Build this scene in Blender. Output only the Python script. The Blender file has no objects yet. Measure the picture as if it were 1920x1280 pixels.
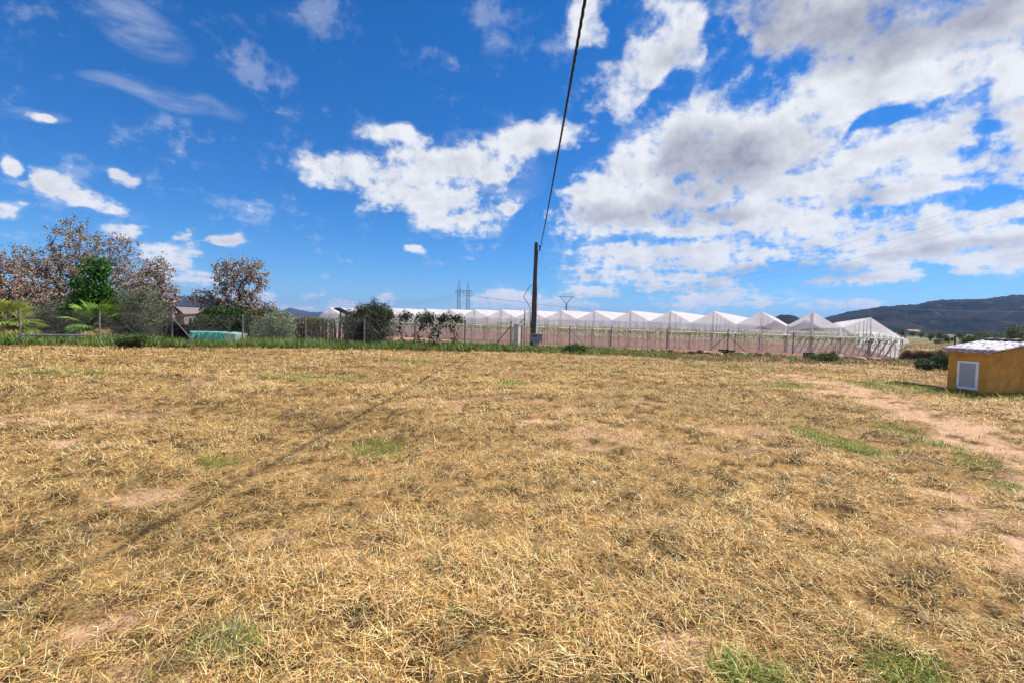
import bpy, math, random
import numpy as np
from mathutils import Vector, Matrix, Quaternion

scene = bpy.context.scene
COL = scene.collection
R = math.radians

# ------------------------------------------------------------------ camera
EYE, FOC, PITCH, ROLL = 1.65, 880.0, 2.407, 1.5      # focal length in pixels of a 1920 px wide frame
cam_data = bpy.data.cameras.new('camera')
cam = bpy.data.objects.new('camera', cam_data)
COL.objects.link(cam)
cam_data.sensor_width = 36.0
cam_data.lens = 36.0 * FOC / 1920.0
cam_data.clip_start = 0.05
cam_data.clip_end = 40000.0
CM = Matrix.Rotation(R(90 - PITCH), 3, 'X') @ Matrix.Rotation(R(ROLL), 3, 'Z')
cam.matrix_world = Matrix.Translation((0, 0, EYE)) @ CM.to_4x4()
scene.camera = cam

# ------------------------------------------------------------------ exposure
scene.view_settings.view_transform = 'Standard'
scene.view_settings.look = 'None'
scene.view_settings.gamma = 1.0
scene.view_settings.use_curve_mapping = False
scene.view_settings.exposure = 0.36
scene.cycles.transparent_max_bounces = 24
scene.cycles.max_bounces = 6
scene.cycles.volume_bounces = 0
scene.cycles.use_adaptive_sampling = True
scene.cycles.use_denoising = True
scene.cycles.adaptive_threshold = 0.015
scene.cycles.adaptive_min_samples = 16

# ------------------------------------------------------------------ sun
SUN_AZ, SUN_EL = 72.0, 57.0          # azimuth clockwise from +Y, elevation
SUN = Vector((math.cos(R(SUN_EL)) * math.sin(R(SUN_AZ)), math.cos(R(SUN_EL)) * math.cos(R(SUN_AZ)), math.sin(R(SUN_EL))))
sun_data = bpy.data.lights.new('sun', 'SUN')
sun_data.energy = 5.0
sun_data.angle = R(0.53)
sun_data.color = (1.0, 0.95, 0.86)
sun = bpy.data.objects.new('sun', sun_data)
COL.objects.link(sun)
sun.rotation_euler = SUN.to_track_quat('Z', 'Y').to_euler()
sun.location = (60, 20, 90)

# ------------------------------------------------------------------ sky: Nishita air with a noise-built cloud deck (world directions)
CLOUD= [[9.77, 13.804, 0.155, 0.049, 0.078, -0.324], [13.428, 14.883, 0.101, 0.053, 0.086, -0.206], [21.99, 17.95, 0.093, 0.038, 0.04, -0.152], [30.533, 20.369, 0.088, 0.05, 0.059, -0.136], [36.861, 23.941, 0.105, 0.048, 0.039, -0.164], [32.836, 28.217, 0.103, 0.006, -0.061, -0.249], [42.307, 25.514, 0.14, 0.008, -0.103, -0.317], [35.276, 14.82, 0.088, 0.018, 0.01, -0.184], [41.795, 15.976, 0.236, 0.077, 0.066, -0.264], [28.569, 10.936, 0.067, 0.003, -0.021, -0.285], [45.462, 9.252, 0.21, 0.05, 0.121, -0.483], [39.652, 7.524, 0.114, 0.018, 0.053, -0.506], [19.618, 7.642, 0.079, 0.006, 0.007, -0.42], [16.794, 5.255, 0.089, -0.001, -0.028, -0.511], [22.617, 3.03, 0.129, 0.009, 0.037, -0.837], [14.999, 27.425, 0.104, 0.097, 0.144, -0.261], [19.138, 31.015, 0.255, 0.014, -0.045, -0.334], [8.751, 31.75, 0.464, -0.094, -0.072, -0.409], [3.818, 21.544, 0.209, 0.007, -0.0, -0.485], [10.91, 24.521, 0.213, 0.077, 0.072, -0.419], [45.462, 21.127, 0.432, 0.262, 0.21, -0.272], [44.954, 6.65, 0.163, 0.024, 0.072, -0.608], [37.793, 5.402, 0.165, 0.017, 0.052, -1.094], [50.28, 15.192, 0.177, 0.05, 0.039, -0.144], [45.238, 29.96, 0.078, 0.005, -0.079, -0.195], [29.671, 35.406, 0.083, 0.006, -0.059, -0.238], [-11.255, 14.699, 0.115, -0.023, -0.039, -0.306], [-17.311, 15.758, 0.123, -0.012, 0.003, -0.468], [-6.308, 18.19, 0.129, 0.024, 0.063, -0.348], [-7.446, 12.445, 0.166, -0.015, -0.023, -0.486], [-13.196, 20.044, 0.207, -0.012, 0.031, -0.839], [0.966, 20.865, 0.204, 0.049, 0.084, -0.495], [-20.192, 15.542, 0.198, -0.019, 0.018, -1.002], [-42.205, 9.771, 0.285, -0.055, -0.146, -1.056], [-44.734, 10.607, 0.739, -0.277, -0.676, -1.339], [-39.806, 12.32, 0.776, -0.006, 0.316, -1.536], [-46.647, 8.061, 0.831, -0.092, -0.021, -1.437], [-47.112, 11.462, 1.311, -0.258, -0.213, -1.658], [-44.355, 15.276, 1.094, -0.013, 0.562, -1.992], [-39.649, 7.5, 0.581, -0.004, 0.145, -1.032], [-35.172, 7.642, 0.724, -0.002, 0.186, -1.495], [-31.334, 7.51, 0.463, -0.028, 0.041, -1.425], [-35.608, 5.683, 0.312, -0.001, 0.082, -0.805], [-33.639, 3.376, 0.342, -0.001, 0.087, -1.244], [-37.294, 3.369, 0.406, -0.002, 0.06, -0.782], [-12.061, 7.917, 0.734, 0.013, 0.1, -1.803], [-15.033, 2.119, 0.635, 0.009, 0.045, -1.231], [-23.686, 2.073, 0.706, 0.005, 0.083, -1.876], [-22.037, 2.804, 1.28, 0.011, 0.1, -2.089], [-20.043, 1.379, 0.291, 0.003, 0.055, -1.493], [-1.434, 2.751, 0.193, 0.005, 0.021, -0.774], [4.426, 1.929, 0.172, 0.005, 0.026, -1.106], [10.117, 3.643, 0.227, 0.008, 0.017, -1.126], [33.218, 2.503, 0.367, 0.017, 0.004, -1.541], [36.694, 2.611, 0.533, 0.025, -0.003, -1.93], [-1.374, 12.937, 0.776, 0.021, 0.033, -1.101], [27.921, 2.879, 0.329, 0.014, 0.004, -1.46], [-25.557, 0.703, 0.27, 0.001, 0.059, -1.708], [-29.149, 1.709, 0.336, 0.001, 0.069, -1.474]]
GREY= [[22.013, 17.416, 0.12, 0.038, 0.036, -0.211, 1], [27.129, 29.895, 0.184, 0.011, -0.044, -0.221, 1], [34.633, 26.962, 0.093, 0.014, -0.049, -0.289, 1], [43.616, 25.807, 0.206, 0.012, -0.159, -0.462, 0.8], [16.414, 28.455, 0.195, 0.195, 0.208, -0.358, 0.5], [30.257, 5.932, 0.115, 0.012, 0.035, -0.695, 1], [17.097, 12.719, 0.09, 0.004, -0.02, -0.507, 0.85], [44.899, 7.772, 0.259, 0.039, 0.12, -1.224, 0.6], [37.043, 12.644, 0.206, 0.04, 0.054, -0.673, 0.5], [19.748, 4.342, 0.116, 0.005, 0.001, -1.378, 0.4], [29.673, 18.57, 0.199, 0.154, 0.186, -0.249, 0.5], [41.512, 7.382, 0.174, 0.02, 0.048, -1.311, 0.5]]
HOLE= [[42.386, 11.217, 0.361, 0.056, 0.046, -1.085], [45.597, 15.776, 0.432, 0.133, 0.119, -0.468], [44.554, 20.633, 0.256, 0.126, 0.687, -1.394], [22.324, 27.939, 0.396, -0.143, -0.105, -0.254], [38.666, 19.604, 0.196, 0.09, 0.482, -1.328], [17.201, 24.068, 0.179, 0.227, 0.267, -0.274], [1.084, 17.028, 0.22, -0.036, -0.053, -0.38]]
WISP= [[-39.142, 25.008, 0.176, -0.098, -0.178, -0.46], [-36.395, 19.978, 0.156, -0.03, 0.03, -0.845], [-24.173, 30.187, 0.241, -0.024, 0.116, -0.792], [-3.118, 29.04, 0.451, 0.014, 0.021, -0.503], [-45.475, 15.286, 0.407, -0.047, 0.188, -1.721], [-5.639, 16.794, 0.105, 0.003, 0.011, -0.216]]



class NT:
    """small helper that writes node maths as calls"""
    def __init__(self, nt):
        self.nt = nt
    def put(self, sock, v):
        if isinstance(v, bpy.types.NodeSocket):
            self.nt.links.new(v, sock)
        elif v is not None:
            sock.default_value = v
    def m(self, op, a, b=None, c=None, clamp=False):
        n = self.nt.nodes.new('ShaderNodeMath'); n.operation = op; n.use_clamp = clamp
        for i, v in enumerate((a, b, c)):
            if v is not None: self.put(n.inputs[i], v)
        return n.outputs[0]
    def v(self, op, a, b=None, scale=None):
        n = self.nt.nodes.new('ShaderNodeVectorMath'); n.operation = op
        self.put(n.inputs[0], a)
        if b is not None: self.put(n.inputs[1], b)
        if scale is not None: self.put(n.inputs['Scale'], scale)
        return n.outputs['Value'] if op in ('DOT_PRODUCT', 'LENGTH', 'DISTANCE') else n.outputs[0]
    def xyz(self, x, y, z):
        n = self.nt.nodes.new('ShaderNodeCombineXYZ')
        for i, q in enumerate((x, y, z)): self.put(n.inputs[i], q)
        return n.outputs[0]
    def sep(self, v):
        n = self.nt.nodes.new('ShaderNodeSeparateXYZ'); self.put(n.inputs[0], v)
        return n.outputs
    def noise(self, vec, scale, detail=4, rough=0.5, color=False, dist=0.0, lac=2.0):
        n = self.nt.nodes.new('ShaderNodeTexNoise'); n.noise_dimensions = '3D'
        self.put(n.inputs['Vector'], vec); n.inputs['Scale'].default_value = scale
        n.inputs['Detail'].default_value = detail; n.inputs['Roughness'].default_value = rough
        n.inputs['Distortion'].default_value = dist; n.inputs['Lacunarity'].default_value = lac
        return n.outputs['Color'] if color else n.outputs[0]
    def ss(self, x, a, b, lo=0.0, hi=1.0):
        n = self.nt.nodes.new('ShaderNodeMapRange'); n.interpolation_type = 'SMOOTHSTEP'
        for i, q in enumerate((x, a, b, lo, hi)): self.put(n.inputs[i], q)
        return n.outputs[0]
    def lin(self, x, a, b, lo=0.0, hi=1.0):
        n = self.nt.nodes.new('ShaderNodeMapRange')
        for i, q in enumerate((x, a, b, lo, hi)): self.put(n.inputs[i], q)
        return n.outputs[0]
    def mix(self, f, a, b, blend='MIX'):
        n = self.nt.nodes.new('ShaderNodeMix'); n.data_type = 'RGBA'; n.blend_type = blend
        self.put(n.inputs[0], f)
        for i, q in ((6, a), (7, b)):
            if isinstance(q, (tuple, list)) and len(q) == 3: q = (*q, 1)
            self.put(n.inputs[i], q)
        return n.outputs[2]


world = bpy.data.worlds.new('World')
scene.world = world
world.use_nodes = True
world.cycles.sampling_method = 'MANUAL'
world.cycles.sample_map_resolution = 256
wt = world.node_tree
wt.nodes.clear()
W = NT(wt)
sky = wt.nodes.new('ShaderNodeTexSky')
sky.sky_type = 'NISHITA'
sky.sun_disc = False
sky.sun_elevation = R(SUN_EL)
sky.sun_rotation = R(SUN_AZ)
sky.altitude = 400
sky.air_density = 1.0
sky.dust_density = 0.0
sky.ozone_density = 1.5
hsv = wt.nodes.new('ShaderNodeHueSaturation')
hsv.inputs['Saturation'].default_value = 1.15
hsv.inputs['Value'].default_value = 1.0
tint = W.mix(1.0, sky.outputs[0], (0.58, 0.84, 1.20), 'MULTIPLY')
wt.links.new(tint, hsv.inputs['Color'])
tc = wt.nodes.new('ShaderNodeTexCoord')
D = tc.outputs['Generated']
dx, dy, dz = W.sep(D)
az = W.m('MULTIPLY', W.m('ARCTAN2', dx, dy), 57.29578)
el = W.m('MULTIPLY', W.m('ARCSINE', dz), 57.29578)
P = W.xyz(az, el, 0.0)
# domain warp, so that outlines billow
wn = W.noise(D, 6.0, 2, 0.55, color=True)
warp = W.v('SCALE', W.v('SUBTRACT', wn, (0.5, 0.5, 0.5)), scale=7.0)
wn2 = W.noise(D, 24.0, 1, 0.55, color=True)
warp2 = W.v('SCALE', W.v('SUBTRACT', wn2, (0.5, 0.5, 0.5)), scale=2.2)
elfade = W.ss(el, 1.0, 16.0, 0.22, 1.0)
PW = W.v('ADD', P, W.v('MULTIPLY', W.v('SCALE', W.v('ADD', warp, warp2), scale=elfade), (1.0, 0.6, 0.0)))


def blob_q(b, vec):
    o = W.v('SUBTRACT', vec, (b[0], b[1], 0))
    q1 = W.v('DOT_PRODUCT', o, (b[2], b[3], 0)); q2 = W.v('DOT_PRODUCT', o, (b[4], b[5], 0))
    return W.m('MULTIPLY_ADD', q1, q1, W.m('MULTIPLY', q2, q2))


def blobs(bs, vec, k=0.35):
    cur = None
    for b in bs:
        h = W.m('SUBTRACT', 1.0, blob_q(b, vec))
        if cur is None: cur = h
        else:
            n = wt.nodes.new('ShaderNodeMath'); n.operation = 'SMOOTH_MAX'
            wt.links.new(cur, n.inputs[0]); wt.links.new(h, n.inputs[1]); n.inputs[2].default_value = k
            cur = n.outputs[0]
    return W.m('MAXIMUM', cur, -1.0)


shape = blobs(CLOUD, PW)
# the deck goes on outside the frame as broken cumulus
lowf = W.noise(D, 2.3, 2, 0.5)
outside = W.m('MAXIMUM', W.ss(W.m('ABSOLUTE', az), 52.0, 66.0), W.ss(el, 36.0, 46.0))
gen = W.m('MULTIPLY_ADD', W.m('SUBTRACT', lowf, 0.5), 7.0, -0.15)
gen = W.m('MINIMUM', W.m('MAXIMUM', gen, -1.0), 1.0)
shape = W.m('ADD', W.m('MULTIPLY', shape, W.m('SUBTRACT', 1.0, outside)), W.m('MULTIPLY', gen, outside))
hole = W.m('MAXIMUM', blobs(HOLE, PW, 0.2), 0.0)
# billow noise: sampled on the flattened cloud deck so that it shrinks towards the horizon
zz = W.m('MAXIMUM', W.m('ADD', dz, 0.10), 0.02)
deck = W.xyz(W.m('DIVIDE', dx, zz), W.m('DIVIDE', dy, zz), W.m('MULTIPLY', dz, 3.0))
f1 = W.noise(deck, 3.2, 5, 0.58)
fdir = W.noise(D, 11.0, 6, 0.62)
fb = W.m('ADD', W.m('MULTIPLY', f1, 0.5), W.m('MULTIPLY', fdir, 0.5))
shape = W.m('SUBTRACT', shape, W.m('MULTIPLY', hole, W.ss(fdir, 0.62, 0.36, 0.25, 1.25)))
off = Vector((SUN.x, SUN.y, SUN.z)) * 0.035
D2 = W.v('ADD', D, tuple(off))
fdir2 = W.noise(D2, 11.0, 4, 0.62)
dens = W.m('ADD', W.m('MULTIPLY_ADD', shape, 0.85, W.ss(el, 3.0, 13.0, 0.02, 0.25)), W.m('MULTIPLY', W.m('SUBTRACT', fb, 0.5), 5.6))
fine = W.noise(D, 46.0, 4, 0.62)
dens = W.m('MULTIPLY_ADD', W.m('SUBTRACT', fine, 0.5), W.ss(el, 8.0, 26.0, 2.3, 1.0), dens)
alpha = W.ss(dens, -0.10, 0.95)
fluff = W.ss(dens, -0.55, 0.15, 0.0, 0.22)                     # thin ragged fringe
alpha = W.m('MAXIMUM', alpha, W.m('MULTIPLY', fluff, W.ss(fdir, 0.42, 0.62)))
alpha = W.m('MULTIPLY', alpha, W.ss(el, -0.5, 1.0))
# thickness makes the underside grey
grey = None
for g in GREY:
    h = W.m('MULTIPLY', W.m('MAXIMUM', W.m('SUBTRACT', 1.0, blob_q(g, PW)), 0.0), g[6])
    grey = h if grey is None else W.m('MAXIMUM', grey, h)
grey = W.m('MAXIMUM', grey, W.m('MULTIPLY', W.m('MULTIPLY', outside, W.ss(gen, 0.3, 0.9)), 0.8))
relief = W.m('MULTIPLY', W.m('SUBTRACT', fdir2, fdir), 1.35)
thick = W.m('ADD', W.m('MULTIPLY', grey, 0.78), W.m('MULTIPLY', W.ss(dens, 0.35, 1.7), 0.20))
thick = W.m('ADD', thick, relief)
thick = W.m('ADD', thick, W.m('MULTIPLY', W.m('SUBTRACT', f1, 0.5), 0.40), clamp=True)
ccol = W.mix(thick, (0.93, 0.95, 0.985), (0.36, 0.375, 0.47))
# cirrus wisps
wv = W.v('MULTIPLY', W.v('ADD', P, W.v('SCALE', warp, scale=0.35)), (0.10, 0.42, 1.0))
wisp_n = W.noise(wv, 1.0, 5, 0.6)
wisp = W.m('MULTIPLY', W.m('MAXIMUM', blobs(WISP, W.v('ADD', P, W.v('SCALE', warp, scale=0.7))), 0.0), W.ss(wisp_n, 0.36, 0.72))
wisp = W.m('MULTIPLY', wisp, 0.36)
total = W.m('MAXIMUM', alpha, wisp)
bg_sky = wt.nodes.new('ShaderNodeBackground'); wt.links.new(hsv.outputs[0], bg_sky.inputs[0]); bg_sky.inputs[1].default_value = 0.088
bg_cl = wt.nodes.new('ShaderNodeBackground'); wt.links.new(ccol, bg_cl.inputs[0]); bg_cl.inputs[1].default_value = 0.75
mixs = wt.nodes.new('ShaderNodeMixShader')
wt.links.new(total, mixs.inputs[0]); wt.links.new(bg_sky.outputs[0], mixs.inputs[1]); wt.links.new(bg_cl.outputs[0], mixs.inputs[2])
wout = wt.nodes.new('ShaderNodeOutputWorld'); wt.links.new(mixs.outputs[0], wout.inputs[0])


# ------------------------------------------------------------------ helpers
def ray(px, py):
    return CM @ Vector(((px - 960) / FOC, (640 - py) / FOC, -1.0))
def at(px, py, d):
    """point at depth d (metres along +Y) seen at photo position px, py"""
    r = ray(px, py)
    return Vector((0, 0, EYE)) + r * (d / r.y)
def gp(px, py, z=0.0):
    """point of the level z seen at photo position px, py"""
    r = ray(px, py)
    return Vector((0, 0, EYE)) + r * ((z - EYE) / r.z)
def tag(o, label=None, cat=None, group=None, kind=None):
    for k, q in (('label', label), ('category', cat), ('group', group), ('kind', kind)):
        if q: o[k] = q
    return o
def thing(name, loc, label, cat, group=None):
    o = bpy.data.objects.new(name, None)
    o.empty_display_size = 0.2
    COL.objects.link(o); o.location = loc
    return tag(o, label, cat, group)
def link(name, me, parent=None):
    o = bpy.data.objects.new(name, me)
    COL.objects.link(o)
    if parent is not None: o.parent = parent
    return o
def copy_tree(o, parent=None):
    c = o.copy(); COL.objects.link(c); c.parent = parent
    for ch in list(o.children): copy_tree(ch, c)
    return c
def root_loc(parent):
    p = Vector((0, 0, 0))
    while parent is not None:
        p = p + parent.location; parent = parent.parent
    return np.array(p)

class MB:
    """collects pieces of one mesh (world coordinates) and links it as ONE object"""
    def __init__(s): s.v = []; s.f = []; s.n = 0
    def add(s, V, Fs):
        V = np.asarray(V, float).reshape(-1, 3)
        s.v.append(V); s.f += [tuple(int(i) + s.n for i in f) for f in Fs]; s.n += len(V)
        return s
    def box(s, c, size, rz=0.0, rx=0.0, ry=0.0):
        M = Matrix.Rotation(rz, 3, 'Z') @ Matrix.Rotation(ry, 3, 'Y') @ Matrix.Rotation(rx, 3, 'X')
        V = [Vector(c) + M @ Vector((x * size[0] / 2, y * size[1] / 2, z * size[2] / 2)) for x in (-1, 1) for y in (-1, 1) for z in (-1, 1)]
        return s.add(V, [(0, 1, 3, 2), (4, 6, 7, 5), (0, 4, 5, 1), (2, 3, 7, 6), (0, 2, 6, 4), (1, 5, 7, 3)])
    def tube(s, p0, p1, r0, r1=None, k=6):
        r1 = r0 if r1 is None else r1
        p0 = Vector(p0); p1 = Vector(p1); d = (p1 - p0).normalized()
        a = d.orthogonal().normalized(); b = d.cross(a)
        V = []
        for p, r in ((p0, r0), (p1, r1)):
            V += [p + (a * math.cos(2 * math.pi * i / k) + b * math.sin(2 * math.pi * i / k)) * r for i in range(k)]
        Fs = [(i, (i + 1) % k, k + (i + 1) % k, k + i) for i in range(k)] + [tuple(range(k))[::-1], tuple(range(k, 2 * k))]
        return s.add(V, Fs)
    def path(s, pts, rad, k=6):
        for i in range(len(pts) - 1):
            r0 = rad[i] if hasattr(rad, '__len__') else rad
            r1 = rad[i + 1] if hasattr(rad, '__len__') else rad
            s.tube(pts[i], pts[i + 1], r0, r1, k)
        return s
    def slab(s, poly, t):
        """polygon (list of points) extruded by vector t"""
        n = len(poly); t = Vector(t)
        V = [Vector(p) for p in poly] + [Vector(p) + t for p in poly]
        return s.add(V, [tuple(range(n)), tuple(range(2 * n - 1, n - 1, -1))] + [(i, n + i, n + (i + 1) % n, (i + 1) % n) for i in range(n)])
    def build(s, name, mat, parent=None, smooth=False, origin=None):
        V = np.concatenate(s.v)
        o3 = root_loc(parent) if parent is not None else (np.array(origin) if origin is not None else np.zeros(3))
        me = bpy.data.meshes.new(name)
        me.from_pydata((V - o3).tolist(), [], s.f)
        me.materials.append(mat)
        if smooth: me.polygons.foreach_set('use_smooth', [True] * len(me.polygons))
        me.update()
        o = link(name, me, parent)
        if parent is None and origin is not None: o.location = origin
        return o

def mesh_np(name, V, loops, starts, mat, parent=None, col=None, origin=None, smooth=False):
    o3 = root_loc(parent) if parent is not None else (np.array(origin) if origin is not None else np.zeros(3))
    V = np.ascontiguousarray(V - o3, dtype=np.float32)
    me = bpy.data.meshes.new(name)
    me.vertices.add(len(V)); me.vertices.foreach_set('co', V.ravel())
    me.loops.add(len(loops)); me.loops.foreach_set('vertex_index', np.ascontiguousarray(loops, dtype=np.int32))
    me.polygons.add(len(starts)); me.polygons.foreach_set('loop_start', np.ascontiguousarray(starts, dtype=np.int32))
    if smooth: me.polygons.foreach_set('use_smooth', np.ones(len(starts), dtype=bool))
    me.update(calc_edges=True)
    if col is not None:
        a = me.attributes.new('col', 'FLOAT_COLOR', 'POINT')
        c4 = np.ones((len(V), 4), dtype=np.float32); c4[:, :3] = col
        a.data.foreach_set('color', c4.ravel())
    me.materials.append(mat)
    o = link(name, me, parent)
    if parent is None and origin is not None: o.location = origin
    return o

def quads_np(n):
    return np.arange(4 * n), np.arange(n) * 4

# ------------------------------------------------------------------ numpy noise and ground height
def vnoise(x, y, seed=0):
    xi = np.floor(x).astype(np.int64); yi = np.floor(y).astype(np.int64)
    fx = x - xi; fy = y - yi
    fx = fx * fx * (3 - 2 * fx); fy = fy * fy * (3 - 2 * fy)
    def h(i, j):
        n = (i * 374761393 + j * 668265263 + seed * 974711) & 0x7fffffff
        n = ((n ^ (n >> 13)) * 1274126177) & 0x7fffffff
        return ((n ^ (n >> 16)) & 0xffff) / 65535.0
    return (h(xi, yi) * (1 - fx) + h(xi + 1, yi) * fx) * (1 - fy) + (h(xi, yi + 1) * (1 - fx) + h(xi + 1, yi + 1) * fx) * fy
def fbm(x, y, seed=0, oct=4):
    t = 0; a = 0.5; s = 0
    for i in range(oct):
        t = t + a * vnoise(x, y, seed + i * 17); s += a; a *= 0.55; x = x * 2.03 + 5.1; y = y * 2.03 + 1.7
    return t / s
def sstep(x, a, b):
    t = np.clip((x - a) / (b - a), 0, 1); return t * t * (3 - 2 * t)

FR0, FR1 = np.array([4.2, 34.0]), np.array([23.5, 30.5])         # right-hand fence line
FL0, FL1 = np.array([-25.0, 22.5]), np.array([0.3, 27.0])        # left-hand fence line
def gz(x, y):
    """height of the ground"""
    x = np.asarray(x, float); y = np.asarray(y, float)
    r = np.hypot(x, y)
    near = 1 - sstep(r, 24, 40)
    z = near * (0.10 * (fbm(x * 0.22, y * 0.22, 3, 2) - 0.5) + 0.07 * (fbm(x * 1.3, y * 1.3, 8, 3) - 0.5)) * sstep(r, 0.0, 3.0)
    z = z + near * 0.035 * (fbm(x * 5.0, y * 5.0, 21, 2) - 0.5)
    fr = FR0[1] + (x - FR0[0]) * (FR1[1] - FR0[1]) / (FR1[0] - FR0[0])
    right = sstep(x, -2, 5)
    beyond = y - (fr * right + 34.0 * (1 - right)) - 1.0
    z = z - 1.0 * (sstep(beyond, 0, 9) * right + sstep(beyond, 0, 26) * (1 - right))
    z = z + sstep(r, 120, 400) * 0.8 * (fbm(x * 0.008, y * 0.008, 5, 3) - 0.5) - 0.4 * sstep(r, 400, 3000)
    # the ditch and earth bank between the greenhouse and the pump hut
    c = at(1722, 676, 29.0)
    q = ((x - c.x) / 3.4) ** 2 + ((y - c.y - 1.5) / 2.0) ** 2
    z = z - 0.75 * np.exp(-q * 1.6)
    return z

# ------------------------------------------------------------------ materials
def base_mat(name):
    m = bpy.data.materials.new(name); m.use_nodes = True
    nt = m.node_tree; b = nt.nodes['Principled BSDF']
    return m, NT(nt), b
def surf(name, col, rough=0.8, var=0.18, scale=6.0, bump=0.15, metal=0.0, spec=0.3, stain=None, stain_scale=1.5):
    """procedural surface: two octaves of colour wear, optional stain colour, fine bump"""
    m, n, b = base_mat(name)
    tcn = n.nt.nodes.new('ShaderNodeTexCoord').outputs['Object']
    f = n.noise(tcn, scale, 6, 0.62)
    c = n.mix(n.ss(f, 0.3, 0.7), tuple(q * (1 - var) for q in col), tuple(min(1, q * (1 + var)) for q in col))
    if stain:
        c = n.mix(n.m('MULTIPLY', n.ss(n.noise(tcn, stain_scale, 7, 0.65), 0.5, 0.72), 0.75), c, stain)
    n.put(b.inputs['Base Color'], c)
    b.inputs['Roughness'].default_value = rough; b.inputs['Metallic'].default_value = metal
    b.inputs['Specular IOR Level'].default_value = spec
    if bump:
        bn = n.nt.nodes.new('ShaderNodeBump'); bn.inputs['Strength'].default_value = bump; bn.inputs['Distance'].default_value = 0.02
        n.put(bn.inputs['Height'], n.noise(tcn, scale * 5, 5, 0.65)); n.put(b.inputs['Normal'], bn.outputs[0])
    return m
def leafy(name, trans=0.3, rough=0.55):
    m, n, b = base_mat(name)
    a = n.nt.nodes.new('ShaderNodeAttribute'); a.attribute_name = 'col'
    n.put(b.inputs['Base Color'], a.outputs['Color']); b.inputs['Roughness'].default_value = rough
    b.inputs['Specular IOR Level'].default_value = 0.25
    t = n.nt.nodes.new('ShaderNodeBsdfTranslucent'); n.put(t.inputs[0], a.outputs['Color'])
    mx = n.nt.nodes.new('ShaderNodeMixShader'); mx.inputs[0].default_value = trans
    out = n.nt.nodes['Material Output']
    n.nt.links.new(b.outputs[0], mx.inputs[1]); n.nt.links.new(t.outputs[0], mx.inputs[2]); n.nt.links.new(mx.outputs[0], out.inputs[0])
    return m
def netting(name, col, cover, scale=1.2, var=0.12):
    """fine woven net: part of the light passes, the rest is scattered to both sides"""
    m, n, b = base_mat(name)
    tcn = n.nt.nodes.new('ShaderNodeTexCoord').outputs['Object']
    f = n.noise(tcn, scale, 5, 0.6)
    c = n.mix(n.ss(f, 0.3, 0.7), tuple(q * (1 - var) for q in col), tuple(min(1, q * (1 + var * 0.5)) for q in col))
    d = n.nt.nodes.new('ShaderNodeBsdfDiffuse'); n.put(d.inputs[0], c)
    t = n.nt.nodes.new('ShaderNodeBsdfTranslucent'); n.put(t.inputs[0], c)
    mx = n.nt.nodes.new('ShaderNodeMixShader'); mx.inputs[0].default_value = 0.58
    n.nt.links.new(d.outputs[0], mx.inputs[1]); n.nt.links.new(t.outputs[0], mx.inputs[2])
    tr = n.nt.nodes.new('ShaderNodeBsdfTransparent')
    m2 = n.nt.nodes.new('ShaderNodeMixShader')
    n.put(m2.inputs[0], n.lin(n.noise(tcn, scale * 0.4, 3, 0.6), 0.3, 0.7, max(0, cover - 0.08), min(1, cover + 0.08)))
    n.nt.links.new(tr.outputs[0], m2.inputs[1]); n.nt.links.new(mx.outputs[0], m2.inputs[2])
    n.nt.links.new(m2.outputs[0], n.nt.nodes['Material Output'].inputs[0])
    return m

M_STRAW = leafy('dry_straw', 0.07, 0.6)
M_LEAF = leafy('foliage', 0.32)
M_BARK = surf('bark', (0.10, 0.075, 0.06), 0.9, 0.3, 9, 0.4)
M_PALEBARK = surf('pale_bark', (0.20, 0.16, 0.125), 0.9, 0.3, 9, 0.4)
M_CONC = surf('concrete', (0.36, 0.34, 0.31), 0.9, 0.15, 4, 0.25, stain=(0.18, 0.16, 0.14))
M_DARKCONC = surf('weathered_pole', (0.085, 0.07, 0.065), 0.85, 0.25, 3, 0.25, stain=(0.13, 0.11, 0.10), stain_scale=0.8)
M_STEEL = surf('galvanised_steel', (0.30, 0.30, 0.30), 0.5, 0.15, 5, 0.05, metal=0.6)
M_DARKSTEEL = surf('dark_steel', (0.07, 0.068, 0.068), 0.6, 0.2, 6, 0.05, metal=0.4)
M_RUST = surf('rusty_steel', (0.12, 0.065, 0.04), 0.85, 0.3, 8, 0.2)
M_WHITE = surf('white_plastic', (0.80, 0.80, 0.80), 0.5, 0.05, 4, 0.03)
M_CABLE = surf('black_cable', (0.018, 0.018, 0.02), 0.6, 0.1, 20, 0.02)

# ------------------------------------------------------------------ ground
def seg_d(x, y, pts):
    """distance to a polyline"""
    best = np.full(np.shape(x), 1e9)
    for (x0, y0), (x1, y1) in zip(pts[:-1], pts[1:]):
        dx, dy = x1 - x0, y1 - y0
        t = np.clip(((x - x0) * dx + (y - y0) * dy) / (dx * dx + dy * dy), 0, 1)
        best = np.minimum(best, np.hypot(x - x0 - t * dx, y - y0 - t * dy))
    return best
def spot(x, y, px, py, rx, ry, rz=0.0):
    """soft patch round the field point seen at px, py: 1 in the middle, 0 at its edge (radii in metres)"""
    c = gp(px, py); ca, sa = math.cos(rz), math.sin(rz)
    u = (x - c.x) * ca + (y - c.y) * sa; v = -(x - c.x) * sa + (y - c.y) * ca
    n = fbm(x * 1.7, y * 1.7, 44, 3) - 0.5
    return sstep(1 - np.hypot(u / rx, v / ry) + n * 1.1, 0.0, 0.55)
PATH = [(p.x, p.y) for p in (gp(1500, 706), gp(1580, 727), gp(1690, 765), gp(1800, 800), gp(1930, 862), gp(2150, 980))]
EDGE = [(p.x, p.y) for p in (gp(-150, 649), gp(0, 650), gp(300, 652), gp(600, 655), gp(900, 660), gp(1000, 662), gp(1150, 667), gp(1280, 675), gp(1450, 682), gp(1700, 689), gp(1790, 693), gp(1990, 700))]
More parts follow.
